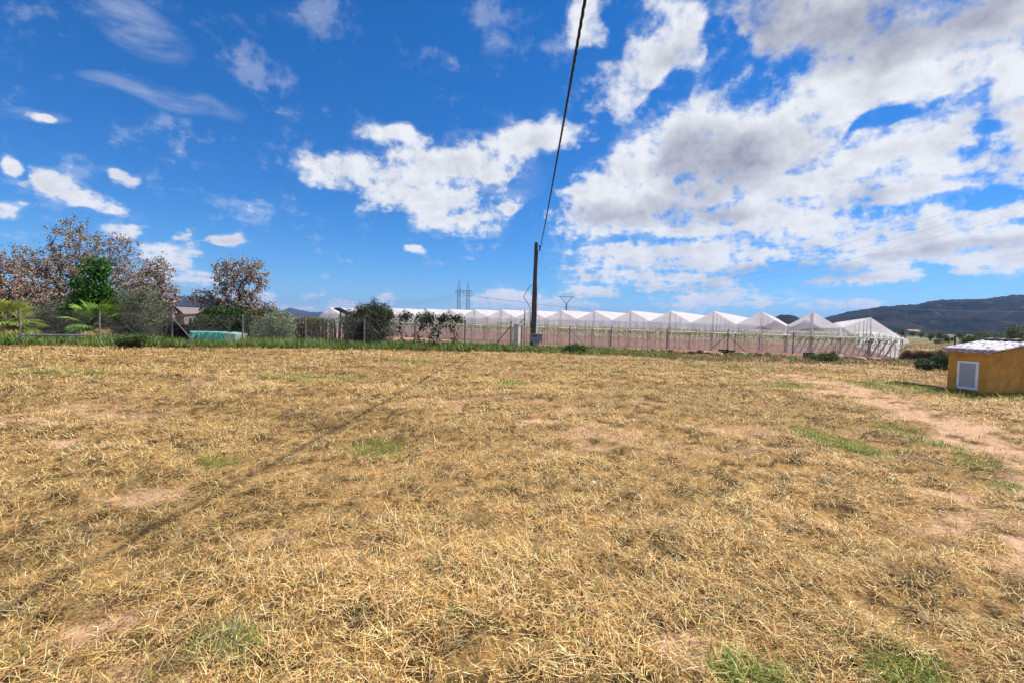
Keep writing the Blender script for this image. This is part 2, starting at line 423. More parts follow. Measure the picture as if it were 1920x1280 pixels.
EX = np.array([e[0] for e in EDGE]); EY = np.array([e[1] for e in EDGE])
def edge_y(x):
    return np.interp(x, EX, EY)
def field_masks(x, y):
    wob = (fbm(x * 0.9, y * 0.9, 61, 3) - 0.5)
    inside = 1 - sstep(y - edge_y(x) + wob * 1.2, -0.3, 0.5)
    path = sstep(1.0 - seg_d(x, y, PATH) / 1.0 + (fbm(x * 1.3, y * 1.3, 12, 3) - 0.5) * 1.5, 0.1, 0.7)
    soil = np.zeros(np.shape(x))
    for s in ((110, 833, 0.75, 0.30), (40, 790, 1.3, 0.5), (190, 1160, 0.32, 0.35), (1880, 1020, 0.8, 0.6), (1740, 930, 0.7, 0.35), (1560, 735, 1.3, 0.8), (520, 1010, 0.35, 0.22), (1310, 1215, 0.25, 0.2), (260, 930, 0.5, 0.3), (1010, 790, 0.6, 0.3)):
        soil = np.maximum(soil, spot(x, y, *s))
    soil = np.maximum(soil, 0.55 * sstep(fbm(x * 0.8, y * 0.8, 71, 4), 0.60, 0.74))
    soil = soil * sstep(fbm(x * 3.1, y * 3.1, 75, 4), 0.30, 0.52)
    soil = np.maximum(soil, path * sstep(fbm(x * 3.1, y * 3.1, 75, 4), 0.24, 0.50))
    green = np.zeros(np.shape(x))
    for s in ((955, 718, 0.55, 0.7), (712, 842, 0.55, 0.55), (1530, 815, 0.35, 1.0), (1620, 842, 0.30, 0.5), (1690, 808, 0.45, 0.6), (1780, 835, 0.7, 0.55), (1840, 868, 0.5, 0.35), (1890, 915, 0.25, 0.25), (1640, 722, 1.5, 1.2), (1730, 735, 1.6, 0.7), (1870, 748, 1.6, 0.5),
              (1400, 1275, 0.25, 0.18), (1700, 1270, 0.25, 0.18), (420, 1215, 0.20, 0.14), (400, 866, 0.3, 0.25), (600, 710, 2.0, 1.0), (760, 680, 2.0, 1.2), (1480, 725, 1.2, 0.6), (100, 700, 2.5, 1.0), (1350, 690, 3.0, 1.2), (1110, 690, 2.0, 0.8), (30, 1240, 0.1, 0.08)):
        green = np.maximum(green, spot(x, y, *s) * (1.0 if s[2] < 1.8 else 0.45))
    return inside, soil, np.clip(green, 0, 1)

def build_ground():
    front = np.radians(np.linspace(-62, 62, 420)); back = np.radians(np.linspace(62, 298, 70))[1:-1]
    ang = np.concatenate([front, back]); na = len(ang)
    rad = [0.25]
    while rad[-1] < 9000: rad.append(rad[-1] * 1.024 + 0.004)
    rad = np.array(rad); nr = len(rad)
    A, Rr = np.meshgrid(ang, rad)
    x = (Rr * np.sin(A)).ravel(); y = (Rr * np.cos(A)).ravel(); z = gz(x, y)
    V = np.stack([x, y, z], 1)
    V = np.concatenate([V, [[0, 0, float(gz(0.0, 0.0))]]])
    i = np.arange(nr - 1)[:, None]; j = np.arange(na)[None, :]; j2 = (j + 1) % na
    q = np.stack([i * na + j, i * na + j2, (i + 1) * na + j2, (i + 1) * na + j], -1).reshape(-1, 4)
    tri = np.stack([np.full(na, nr * na), (np.arange(na) + 1) % na, np.arange(na)], 1)
    loops = np.concatenate([q.ravel(), tri.ravel()])
    starts = np.concatenate([np.arange(len(q)) * 4, 4 * len(q) + 3 * np.arange(len(tri))])
    X, Y = V[:, 0], V[:, 1]
    ins, soil, green = field_masks(X, Y)
    rr = np.hypot(X, Y)
    straw = np.array([0.34, 0.205, 0.075]); soilc = np.array([0.56, 0.345, 0.215]); grn = np.array([0.13, 0.16, 0.035]); red = np.array([0.30, 0.16, 0.105])
    n = fbm(X * 0.5, Y * 1.3, 90, 4)[:, None]
    thatch_shade = sstep(fbm(X * 7.0, Y * 7.0, 141, 3), 0.46, 0.60)[:, None]  # dark decayed patches, coloured to imitate shaded gaps between the straw
    c = straw * (0.75 + 0.5 * n) * (1 - 0.75 * thatch_shade)
    c = c * (1 - green[:, None] * 0.7) + grn * green[:, None] * 0.7
    c = c * (1 - soil[:, None]) + soilc * soil[:, None]
    out = red * (0.7 + 0.6 * n)
    leftside = 1 - sstep(X, -3, 2)
    out = out * (1 - leftside[:, None] * 0.6) + np.array([0.12, 0.12, 0.045]) * leftside[:, None] * 0.6
    scrub = (1 - sstep(X + 0.30 * Y, -6, 4))[:, None]
    # the far plain: strips of dry grass, scrub and green plots
    band = fbm(X * 0.010, Y * 0.035, 33, 4)[:, None]
    plain = np.where(band > 0.52, np.array([0.27, 0.22, 0.12]), np.where(band > 0.42, np.array([0.10, 0.115, 0.055]), np.array([0.17, 0.155, 0.085])))
    plain = plain * (0.75 + 0.5 * fbm(X * 0.07, Y * 0.2, 37, 3)[:, None])
    far = sstep(rr, 44, 60)[:, None]
    plain = plain * (1 - 0.8 * scrub) + np.array([0.055, 0.065, 0.03]) * 0.8 * scrub
    dry = np.array([0.42, 0.29, 0.12])
    out = out * (1 - far) + plain * far
    nearright = (sstep(X, 24, 27) * sstep(Y, 31, 33) * (1 - sstep(rr, 60, 75)))[:, None]
    out = out * (1 - nearright) + dry * (0.7 + 0.6 * n) * nearright
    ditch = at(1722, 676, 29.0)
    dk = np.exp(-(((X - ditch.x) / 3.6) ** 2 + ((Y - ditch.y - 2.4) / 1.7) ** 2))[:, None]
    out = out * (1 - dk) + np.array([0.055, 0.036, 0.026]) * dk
    gu = -((X - 33.1) * 0.854 + (Y - 39.95) * -0.52); gv = (X - 33.1) * 0.52 + (Y - 39.95) * 0.854      # greenhouse floor
    gh = (sstep(gu, -2, 0) * (1 - sstep(gu, 77, 79)) * sstep(gv, -14, -10) * (1 - sstep(gv, 46, 48)))[:, None]
    out = out * (1 - gh) + np.array([0.42, 0.235, 0.165]) * (0.7 + 0.6 * n) * gh
    c = c * ins[:, None] + out * (1 - ins[:, None])
    m, nn, b = base_mat('field_soil')
    a = nn.nt.nodes.new('ShaderNodeAttribute'); a.attribute_name = 'col'
    pos = nn.nt.nodes.new('ShaderNodeTexCoord').outputs['Object']
    f1 = nn.noise(nn.v('MULTIPLY', pos, (1.0, 1.0, 1.0)), 7.0, 6, 0.7)
    f2 = nn.noise(pos, 60.0, 4, 0.7)
    f = nn.m('MULTIPLY', nn.lin(f1, 0.25, 0.75, 0.62, 1.32), nn.lin(f2, 0.25, 0.75, 0.7, 1.28))
    nn.put(b.inputs['Base Color'], nn.v('SCALE', a.outputs['Color'], scale=f))
    b.inputs['Roughness'].default_value = 0.95; b.inputs['Specular IOR Level'].default_value = 0.1
    bn = nn.nt.nodes.new('ShaderNodeBump'); bn.inputs['Strength'].default_value = 0.8; bn.inputs['Distance'].default_value = 0.03
    nn.put(bn.inputs['Height'], nn.m('ADD', f1, nn.m('MULTIPLY', f2, 0.5))); nn.put(b.inputs['Normal'], bn.outputs[0])
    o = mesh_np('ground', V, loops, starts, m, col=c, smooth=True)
    return tag(o, 'dry mown field with bare pinkish soil, running on as a plain', 'ground', kind='structure')
ground = build_ground()

# ------------------------------------------------------------------ straw and grass
def blades(P0, azm, pitch, L, Wd, curl, col, name, mat, label=None, cat=None, parent=None, origin=None):
    """thin bent blades: 5 points, one quad and one triangle each"""
    n = len(P0)
    h = np.stack([np.sin(azm), np.cos(azm), np.zeros(n)], 1)
    side = np.stack([np.cos(azm), -np.sin(azm), np.zeros(n)], 1)
    up = np.array([0, 0, 1.0])
    def dirv(p): return h * np.cos(p)[:, None] + up * np.sin(p)[:, None]
    m1 = P0 + dirv(pitch) * (L * 0.55)[:, None]
    m2 = m1 + dirv(pitch - curl) * (L * 0.45)[:, None]
    w = side * (Wd * 0.5)[:, None]
    V = np.stack([P0 - w, P0 + w, m1 - w * 0.85, m1 + w * 0.85, m2], 1).reshape(-1, 3)
    b = np.arange(n)[:, None] * 5
    loops = (b + np.array([0, 1, 3, 2, 2, 3, 4])).ravel()
    starts = (np.arange(n)[:, None] * 7 + np.array([0, 4])).ravel()
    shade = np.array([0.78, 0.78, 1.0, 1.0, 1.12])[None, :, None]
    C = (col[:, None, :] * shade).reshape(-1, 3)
    return mesh_np(name, V, loops, starts, mat, parent=parent, col=C, origin=origin)

def pal(rng, n, cols, probs, jit=0.18):
    cols = np.array(cols); k = rng.choice(len(cols), n, p=np.array(probs) / sum(probs))
    return np.clip(cols[k] * (1 + rng.normal(0, jit, (n, 1))) * (1 + rng.normal(0, 0.05, (n, 3))), 0.005, 0.95)

STRAW = [(0.76, 0.485, 0.185), (0.60, 0.325, 0.095), (0.86, 0.66, 0.35), (0.13, 0.065, 0.025), (0.42, 0.34, 0.11)]  # darkest brown: decayed straw that also stands in for black shaded gaps
def build_straw():
    rng = np.random.default_rng(11)
    def sample(r0, r1, dens_at, half=60):
        # radial sampling with density falling off as dens_at(r)
        rs = np.linspace(r0, r1, 400); w = dens_at(rs) * rs
        tot = np.trapz(w, rs) * 2 * math.radians(half)
        cdf = np.cumsum(w); cdf /= cdf[-1]
        n = int(tot); r = np.interp(rng.random(n), cdf, rs); a = np.radians(rng.uniform(-half, half, n))
        return r * np.sin(a), r * np.cos(a), r
    x, y, r = sample(0.9, 31.0, lambda q: 6600 * np.minimum(1, (3.2 / q)) ** 1.5)
    # drag straw into tufts and windrows
    t = fbm(x * 2.2, y * 2.2, 101, 3); keep = rng.random(len(x)) < np.clip(0.40 + 1.8 * (t - 0.28), 0.32, 1)
    ins, soil, green = field_masks(x, y)
    keep &= (rng.random(len(x)) < ins) & (rng.random(len(x)) > soil * 0.80)
    x, y, r, t, green = x[keep], y[keep], r[keep], t[keep], green[keep]
    n = len(x)
    lod = np.maximum(1, r / 4.5)
    L = rng.gamma(5, 0.0135, n) * np.clip(0.6 + t, 0.7, 1.4) * lod ** 0.35
    Wd = rng.uniform(0.0016, 0.0042, n) * lod ** 0.95
    flow = (fbm(x * 0.5, y * 0.5, 55, 2) - 0.5) * 9 + rng.normal(0, 1.5, n)
    pitch = np.abs(rng.normal(0.05, 0.20, n)); up = rng.random(n) < 0.07; pitch[up] = rng.uniform(0.3, 1.0, up.sum())
    curl = rng.normal(0.12, 0.55, n)
    z = gz(x, y) + rng.random(n) ** 1.3 * 0.075 * np.clip(0.3 + 1.6 * (t - 0.25), 0.2, 1.3)
    big = fbm(x * 0.35, y * 0.8, 77, 3)
    col = pal(rng, n, STRAW, (5, 4, 3.2, 3.4, 1.2), 0.24)
    col = col * (0.74 + 0.7 * big)[:, None]
    dark = sstep(fbm(x * 4.5, y * 4.5, 131, 3), 0.58, 0.74)[:, None]
    col = col * (1 - 0.5 * dark)
    gcol = pal(rng, n, [(0.24, 0.32, 0.05), (0.38, 0.40, 0.08), (0.13, 0.20, 0.035)], (4, 4, 2))
    isg = rng.random(n) < np.clip(green * 0.62 + 0.03, 0, 1)
    col[isg] = gcol[isg]; pitch[isg] = rng.uniform(0.25, 1.2, isg.sum()); L[isg] *= 0.85
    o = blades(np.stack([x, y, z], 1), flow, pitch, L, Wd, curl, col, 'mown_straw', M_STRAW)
    tag(o, 'cut golden straw and stubble strewn over the whole field', 'straw', kind='stuff')
    # standing tufts of long dry grass and green regrowth
    P, azm, pit, LL, WW, CC = [], [], [], [], [], []
    tufts = [(400, 1235, 0, 1.0), (1400, 1285, 1, 1.0), (1480, 1290, 1, .8), (1700, 1290, 1, .9), (1380, 1250, 0, 1.1), (1000, 1235, 0, .6), (1240, 1010, 2, .9), (1270, 1040, 2, .8), (1180, 1010, 2, .6), (380, 1180, 2, .9), (420, 1200, 2, 1.1), (120, 1010, 0, .8), (150, 1030, 0, .9), (60, 1140, 0, .9),
             (1530, 815, 1, .9), (1545, 835, 1, .8), (1610, 845, 1, .8), (1640, 850, 1, .6), (1690, 815, 1, .8), (1760, 835, 1, .9), (1800, 850, 1, .8), (1895, 918, 1, .8), (850, 1155, 1, .5), (1750, 1175, 0, .7), (1560, 1230, 0, .8), (640, 965, 2, .6), (1430, 1030, 0, .6), (700, 1210, 0, .7), (955, 720, 1, .6), (960, 718, 1, .6), (1820, 1190, 0, .8)]
    tufts += [(px, py, 3, s) for (px, py, s) in ((990, 885, .5), (1255, 1178, .45), (680, 1140, .6), (700, 1135, .6), (940, 1070, .5), (225, 960, .6), (160, 1010, .7), (1440, 760, .5), (690, 822, .6), (870, 1190, .4), (1150, 1075, .4), (1720, 1150, .5), (1490, 1000, .4), (320, 820, .6), (1390, 985, .35), (560, 1095, .4), (340, 825, .5), (1230, 1030, .6), (1265, 1050, .6), (1080, 1240, .5), (1110, 1215, .4), (60, 1250, .5), (1660, 1095, .4), (1800, 1120, .4))]
    for (px, py, k, s) in tufts:
        c = gp(px, py); m = int(150 * s)
        rr_ = np.abs(rng.normal(0, 0.10 * s + 0.004 * c.y, m)); aa = rng.uniform(0, 2 * np.pi, m)
        xx = c.x + rr_ * np.cos(aa); yy = c.y + rr_ * np.sin(aa) * 0.8
        P.append(np.stack([xx, yy, gz(xx, yy)], 1)); azm.append(np.where(rng.random(m) < .6, np.pi / 2 - aa, rng.uniform(0, 6.3, m)))
        pit.append(rng.uniform(0.05 if k == 3 else 0.15, 0.5 if k == 3 else (0.9 if k == 0 else 1.3), m)); LL.append(rng.uniform(0.06, 0.17, m) * s * (0.8 if k == 0 else 1)); WW.append(rng.uniform(0.002, 0.005, m) * max(1, c.y / 5))
        pals = [[(0.66, 0.52, 0.24), (0.42, 0.30, 0.12)], [(0.19, 0.30, 0.045), (0.28, 0.36, 0.07)], [(0.22, 0.20, 0.09), (0.13, 0.13, 0.05), (0.45, 0.38, 0.18)], [(0.045, 0.03, 0.018), (0.08, 0.05, 0.025), (0.03, 0.022, 0.014)]][k]
        CC.append(pal(rng, m, pals, [1] * len(pals)))
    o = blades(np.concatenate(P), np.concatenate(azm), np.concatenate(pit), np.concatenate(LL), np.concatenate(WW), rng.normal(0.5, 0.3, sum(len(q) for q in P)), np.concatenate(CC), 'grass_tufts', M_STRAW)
    tag(o, 'scattered standing tufts of green and dry grass in the stubble', 'grass', kind='stuff')
    return n
NSTRAW = build_straw()

def build_weeds():
    """green weed strip along the far edge of the field"""
    rng = np.random.default_rng(5)
    n = 52000
    x = rng.uniform(-27, 24, n); e = edge_y(x)
    depth = np.interp(x, [-27, -8, 0, 6, 12, 24], [4.0, 4.5, 4.0, 7.0, 7.0, 7.5])
    u = rng.random(n); y = e + 0.1 + u * depth + (fbm(x * 0.9, x * 0 + 3, 61, 3) - 0.5) * 1.0
    cl = fbm(x * 0.9, y * 0.9, 201, 3)
    amount = np.interp(x, [-27, 2, 5, 9, 14, 24], [1, 1, .9, .5, .35, .3])
    keep = rng.random(n) < np.clip((cl - 0.18) * 2.8, 0.12, 1) * amount
    x, y, cl, u = x[keep], y[keep], cl[keep], u[keep]; n = len(x)
    L = rng.uniform(0.20, 0.62, n) * np.clip(0.45 + cl * 1.1, .6, 1.5) * np.interp(x, [-27, 0, 6, 24], [1.0, 0.9, 0.55, .45])
    Wd = rng.uniform(0.018, 0.050, n)
    col = pal(rng, n, [(0.11, 0.20, 0.035), (0.18, 0.27, 0.05), (0.06, 0.12, 0.025), (0.25, 0.28, 0.07), (0.34, 0.28, 0.11)], (5, 4, 3, 2, 1))
    dryness = (rng.random(n) < np.interp(x, [-27, 3, 10, 24], [0.05, 0.08, 0.35, 0.5]))
    col[dryness] = pal(rng, int(dryness.sum()), [(0.32, 0.22, 0.09), (0.20, 0.15, 0.07), (0.28, 0.13, 0.07)], (3, 2, 1.5))
    o = blades(np.stack([x, y, gz(x, y)], 1), rng.uniform(0, 6.3, n), rng.uniform(0.5, 1.45, n), L, Wd, rng.normal(0.6, 0.4, n), col, 'weed_strip', M_LEAF)
    tag(o, 'strip of green weeds along the far edge of the mown field', 'weeds', kind='stuff')
build_weeds()


# ------------------------------------------------------------------ hills
def hill(name, prof, d, label, mat, front=0.55, seed=1, bump=0.22):
    """ridge whose skyline follows (px, py) at depth d; slopes run down to the plain on both sides"""
    px = np.array([p[0] for p in prof], float); py = np.array([p[1] for p in prof], float)
    nx, ny = 240, 40
    xs = np.linspace(px[0], px[-1], nx); ys = np.interp(xs, px, py)
    top = np.array([at(a, b, d)[:] for a, b in zip(xs, ys)])
    V = np.zeros((ny, nx, 3))
    for j in range(ny):
        t = j / (ny - 1) * 2 - 1                    # -1 front foot, 0 ridge, 1 back foot
        prof_h = (1 - abs(t)) ** (0.8 if t < 0 else 1.2)
        dist = d * (1 + (t * (1 - front) if t < 0 else t * 0.35))
        x = top[:, 0] * (dist / d if t < 0 else 1 + t * 0.3); y = np.full(nx, dist)
        h = top[:, 2] + 2.0
        gul = (fbm(x / (0.035 * d) + j * 0.12, np.full(nx, j * 0.35), seed, 4) - 0.5) * 2
        z = -2.0 + h * prof_h * (1 + 0.55 * gul * (1 - prof_h) * 1.6)
        if j == ny // 2 or abs(t) < 0.04: z = z + bump * 0.02 * d * (fbm(xs * 0.35, xs * 0 + seed, seed + 5, 3) - 0.5)
        V[j] = np.stack([x, y, np.maximum(z, -2.5)], 1)
    i = np.arange(ny - 1)[:, None]; j = np.arange(nx - 1)[None, :]
    q = np.stack([i * nx + j, i * nx + j + 1, (i + 1) * nx + j + 1, (i + 1) * nx + j], -1).reshape(-1, 4)
    o = mesh_np(name, V.reshape(-1, 3), q.ravel(), np.arange(len(q)) * 4, mat, smooth=True)
    return tag(o, label, 'hill', kind='structure')
def hill_mat(name, a, b, c, scale):
    m, n, bs = base_mat(name)
    p = n.nt.nodes.new('ShaderNodeTexCoord').outputs['Object']
    f = n.noise(p, scale, 8, 0.65); f2 = n.noise(p, scale * 6, 5, 0.7)
    col = n.mix(n.ss(f, 0.35, 0.65), a, b)
    col = n.mix(n.m('MULTIPLY', n.ss(f2, 0.55, 0.72), 0.7), col, c)
    n.put(bs.inputs['Base Color'], col); bs.inputs['Roughness'].default_value = 1.0; bs.inputs['Specular IOR Level'].default_value = 0.0
    bn = n.nt.nodes.new('ShaderNodeBump'); bn.inputs['Strength'].default_value = 1.0; bn.inputs['Distance'].default_value = 12.0
    n.put(bn.inputs['Height'], f2); n.put(bs.inputs['Normal'], bn.outputs[0])
    return m
M_HILL = hill_mat('scrub_hill', (0.010, 0.016, 0.012), (0.040, 0.038, 0.030), (0.15, 0.125, 0.10), 0.006)
M_HILL2 = hill_mat('far_hill', (0.035, 0.040, 0.042), (0.06, 0.058, 0.056), (0.11, 0.095, 0.085), 0.004)
hill('hill_right', [(1480, 628), (1505, 609), (1540, 597), (1600, 583), (1660, 574), (1720, 570), (1755, 562), (1800, 561), (1850, 560), (1900, 553), (1960, 552), (2100, 545), (2300, 560), (2500, 590)], 1900, 'dark scrub-covered hill behind the yellow hut', M_HILL, seed=3)
hill('hill_middle', [(1425, 616), (1445, 598), (1462, 591), (1480, 590), (1492, 593), (1510, 603), (1530, 622)], 1500, 'small dark hilltop between the greenhouse peaks', M_HILL, seed=9)
hill('hill_left', [(120, 600), (220, 570), (300, 560), (340, 555), (375, 556), (400, 566), (430, 578), (470, 600)], 3000, 'grey-blue hill behind the shed on the left', M_HILL2, seed=14)
hill('hill_near_left', [(200, 600), (290, 580), (340, 573), (395, 574), (420, 586), (450, 604)], 1800, 'dark blue low hill in front of the grey-blue one', M_HILL, seed=15)
hill('mountain_far', [(440, 606), (500, 592), (525, 583), (545, 577), (560, 581), (585, 586), (610, 585), (625, 588), (660, 594), (720, 606)], 5200, 'distant pointed blue mountain between tree and bush', M_HILL2, seed=22)
hill('hill_foot_left', [(520, 612), (545, 600), (560, 604), (590, 612), (620, 622)], 2200, 'dark slope below the distant pointed mountain', M_HILL, seed=25)

# ------------------------------------------------------------------ greenhouse of white netting
GA = Vector((0.854, -0.52, 0)).normalized(); GB = Vector((0.52, 0.854, 0)).normalized()
GR = Vector((33.1, 60.14 - 0.61 * 33.1, 0))          # front right corner
GW, GN, GD = 4.26, 18, 46.0                          # bay width, bays, length
ZR, ZV, ZBAR, ZG = 3.13, 2.18, 1.05, -1.0            # ridge, valley, front bar, ground
M_ROOFNET = netting('roof_net', (0.92, 0.91, 0.93), 0.84)
M_HIPNET = netting('hip_net', (0.97, 0.93, 0.95), 0.70)
M_WALLNET = netting('wall_net', (0.84, 0.70, 0.67), 0.46, 2.0)
M_VENTNET = netting('vent_net', (0.95, 0.93, 0.94), 0.30)
M_ENDNET = netting('end_wall_net', (0.92, 0.86, 0.84), 0.42)
M_STRAP = netting('strap_net', (0.93, 0.92, 0.93), 0.95)
M_GPOST = surf('greenhouse_post', (0.24, 0.215, 0.215), 0.7, 0.2, 4, 0.05)
def build_greenhouse():
    g = thing('greenhouse', (GR.x - 30, GR.y + 18, ZG), 'long greenhouse of white netting with a row of pointed bays', 'greenhouse')
    rng = np.random.default_rng(8)
    def net(name, pts, mat, nu=5, nv=5, sag=0.0, par=g):
        """subdivided quad between four corners, sagging a little"""
        p = [Vector(q) for q in pts]; V = []; Fs = []
        nrm = (p[1] - p[0]).cross(p[3] - p[0]).normalized()
        if nrm.z < 0: nrm = -nrm
        for a in range(nu + 1):
            for b in range(nv + 1):
                u, v = a / nu, b / nv
                q = p[0].lerp(p[1], u).lerp(p[3].lerp(p[2], u), v)
                s = math.sin(math.pi * u) * (0.35 + 0.65 * abs(math.sin(math.pi * v * nv / 2)))
                V.append(q - nrm * sag * s * rng.uniform(0.6, 1.2))
        for a in range(nu):
            for b in range(nv):
                i = a * (nv + 1) + b
                Fs.append((i, i + nv + 1, i + nv + 2, i + 1))
        return MB().add(V, Fs).build(name, mat, par, smooth=True)
    zr = [ZR + rng.uniform(-0.06, 0.06) for _ in range(GN)]; zr[0] = 2.80
    for q in range(1, 6): zr[q] = 3.26 - 0.02 * q
    zv = [ZV + rng.uniform(-0.08, 0.08) for _ in range(GN + 1)]; zv[0] = 1.18
    for q in range(1, 6): zv[q] = 1.80 + 0.05 * q
    fw = -GB * 0.7; fo = -GB * 0.85
    Z = lambda v, z: Vector((v.x, v.y, z))
    posts = []
    for i in range(GN):
        r = GR - GA * (i * GW); l = GR - GA * ((i + 1) * GW); m = (r + l) / 2
        bk = GB * GD
        net('roof_net', (Z(l, zv[i + 1]), Z(m, zr[i]), Z(m + bk, zr[i] + 0.1), Z(l + bk, zv[i + 1] + 0.1)), M_ROOFNET, 4, 14, 0.10)
        net('roof_net', (Z(r, zv[i]), Z(m, zr[i]), Z(m + bk, zr[i] + 0.1), Z(r + bk, zv[i] + 0.1)), M_ROOFNET, 4, 14, 0.10)
        # sloping front of the bay, from the peak and valleys forward to the low bar
        bl, br, bm = l + fw, r + fw, m + fw
        n0 = 6; V = []; Fs = []
        for a in range(n0 + 1):
            u = a / n0; top = l.lerp(r, u); zt = (zv[i + 1] * (1 - 2 * u) + zr[i] * 2 * u) if u <= 0.5 else (zr[i] * (2 - 2 * u) + zv[i] * (2 * u - 1))
            for b in range(5):
                v = (0, 0.25, 0.45, 0.66, 0.66)[b]; q = Z(top, zt).lerp(Z(bl.lerp(br, u), ZBAR), v)
                V.append(q + GB * 0.06 * math.sin(math.pi * v) * (1 + 0.6 * math.sin(u * 7 + i)))
        for a in range(n0):
            for b in range(3): Fs.append((a * 5 + b, a * 5 + b + 1, (a + 1) * 5 + b + 1, (a + 1) * 5 + b))
        mid0 = [V[a * 5 + 3] for a in range(n0 + 1)]
        Vl = mid0 + [Z(bl.lerp(br, a / n0), ZBAR) for a in range(n0 + 1)]
        MB().add(Vl, [(a, a + n0 + 1, a + n0 + 2, a + 1) for a in range(n0)]).build('vent_net', M_VENTNET, g)
        V = [q for k_, q in enumerate(V) if k_ % 5 != 4]; Fs = [tuple((i_ // 5) * 4 + i_ % 5 for i_ in f) for f in Fs]
        MB().add(V, Fs).build('front_net', M_HIPNET, g, smooth=True)
        net('wall_net', (Z(bl, ZBAR - 0.38), Z(br, ZBAR - 0.38), Z(r + fo, ZG), Z(l + fo, ZG)), (M_ENDNET if i < 2 else M_WALLNET), 6, 4, 0.03)
        # white seam straps: down the valleys and over the peak
        for (p, q, w) in ((Z(l, zv[i + 1] + 0.02), Z(bl, ZBAR + 0.02), 0.22), (Z(m, zr[i] + 0.02), Z(bm, ZBAR + 0.02), 0.10)):
            s = GA * w * 0.5; o = -GB * 0.03
            MB().slab((p - s * 0.5 + o, p + s * 0.5 + o, q + s + o, q - s + o), -GB * 0.01).build('seam_strap', M_STRAP, g)
    # front and ridge members
    MB().tube(Z(GR + fw - GB * 0.05, ZBAR), Z(GR - GA * (GW * GN) + fw - GB * 0.05, ZBAR), 0.045, k=6).build('front_bar', M_WHITE, g)
    for i in range(GN):
        m = GR - GA * ((i + 0.5) * GW)
        MB().tube(Z(m, zr[i] + 0.01), Z(m + GB * GD, zr[i] + 0.11), 0.03, k=5).build('ridge_wire', M_WHITE, g)
    # posts: front wall, peak, and rows standing inside
    me_post = MB().tube((0, 0, 0), (0, 0, 1), 0.045, k=5).build('post', M_GPOST)
    me_post.parent = g
    base = me_post.data; first = [me_post]
    def post(v, z1, r=1.0):
        if first: o = first.pop()
        else: o = link('post', base, g)
        o.location = Vector((v.x, v.y, ZG)) - g.location; o.scale = (r, r, z1 - ZG)
    for i in range(GN * 2 + 1):
        v = GR - GA * (i * GW / 2)
        post(v + fw * 0.98, ZBAR, 1.0)
        z = zr[i // 2] if i % 2 else zv[i // 2]
        for k, b in enumerate((0.0, 2.5, 5.0, 9.0, 13.0)):
            post(v + GB * b, z - 0.03, 0.85)
    # slanting poles added as dark diagonal stripes behind the net at the right-hand end
    for k in range(15):
        v = GR + fw * 0.9 - GA * (0.5 + k * 0.48)
        MB().tube(Z(v, ZBAR - 0.15), Z(v - GA * 0.75 + GB * 0.10, ZG + 0.12), 0.045 if k > 3 else 0.07, k=5).build('stripe_pole', M_GPOST, g)
    # right-hand flank: the net is pulled outwards to the ground
    a0, a1 = GR, GR + GB * GD
    net('side_net', (Z(a0, zv[0]), Z(a0 + fw + GA * 0.35, ZBAR), Z(a1 + GA * 0.35, ZBAR), Z(a1, zv[0])), M_HIPNET, 4, 8, 0.04)
    net('side_net', (Z(a0 + fw + GA * 0.35, ZBAR - 0.02), Z(a0 + fo + GA * 1.0, ZG), Z(a1 + GA * 1.0, ZG), Z(a1 + GA * 0.35, ZBAR - 0.02)), M_STRAP, 4, 8, 0.04)
    MB().add((Z(a0 + fw, ZBAR - 0.01), Z(a0 + fw + GA * 0.35, ZBAR - 0.01), Z(a0 + fo + GA * 1.0, ZG), Z(a0 + fo, ZG)), [(0, 1, 2, 3)]).build('corner_net', M_STRAP, g)
    MB().add((Z(a0, zv[0]), Z(a0 + fw + GA * 0.35, ZBAR), Z(a0 + fw, ZBAR)), [(0, 1, 2)]).build('corner_net', M_HIPNET, g)
    # left-hand end wall and back wall
    e = GR - GA * (GW * GN)
    net('end_net', (Z(e, zv[GN]), Z(e + fw, ZG), Z(e + GB * GD, ZG), Z(e + GB * GD, zv[GN])), M_HIPNET, 4, 8, 0.04)
    net('back_net', (Z(a1, zv[0]), Z(e + GB * GD, zv[GN]), Z(e + GB * GD, ZG), Z(a1, ZG)), M_WALLNET, 8, 3, 0.0)
    # green crop in rows under the net
    n = 26000
    u = rng.random(n) * GW * GN; row = rng.choice(8, n, p=[.3, .2, .14, .1, .08, .07, .06, .05]); b = np.where(row == 0, -0.25, row * 1.6) + rng.normal(0, 0.15, n)
    hgt = 1.85 + 0.75 * fbm(u * 0.8, row * 3.1, 12, 3) + rng.normal(0, 0.10, n)
    z = ZG + hgt * rng.beta(3.2, 1.3, n)
    p = np.array(GR)[None, :] - np.array(GA)[None, :] * u[:, None] + np.array(GB)[None, :] * b[:, None]; p[:, 2] = z
    col = pal(rng, n, [(0.22, 0.34, 0.06), (0.34, 0.44, 0.10), (0.13, 0.22, 0.05), (0.36, 0.38, 0.12)], (3, 3, 2, 1))
    o = blades(p, rng.uniform(0, 6.3, n), rng.uniform(-0.3, 1.2, n), rng.uniform(0.14, 0.36, n), rng.uniform(0.04, 0.09, n), rng.normal(0.5, 0.4, n), col, 'crop_rows', M_LEAF)
    tag(o, 'rows of green crop plants growing inside the net greenhouse', 'crop', kind='stuff')
build_greenhouse()

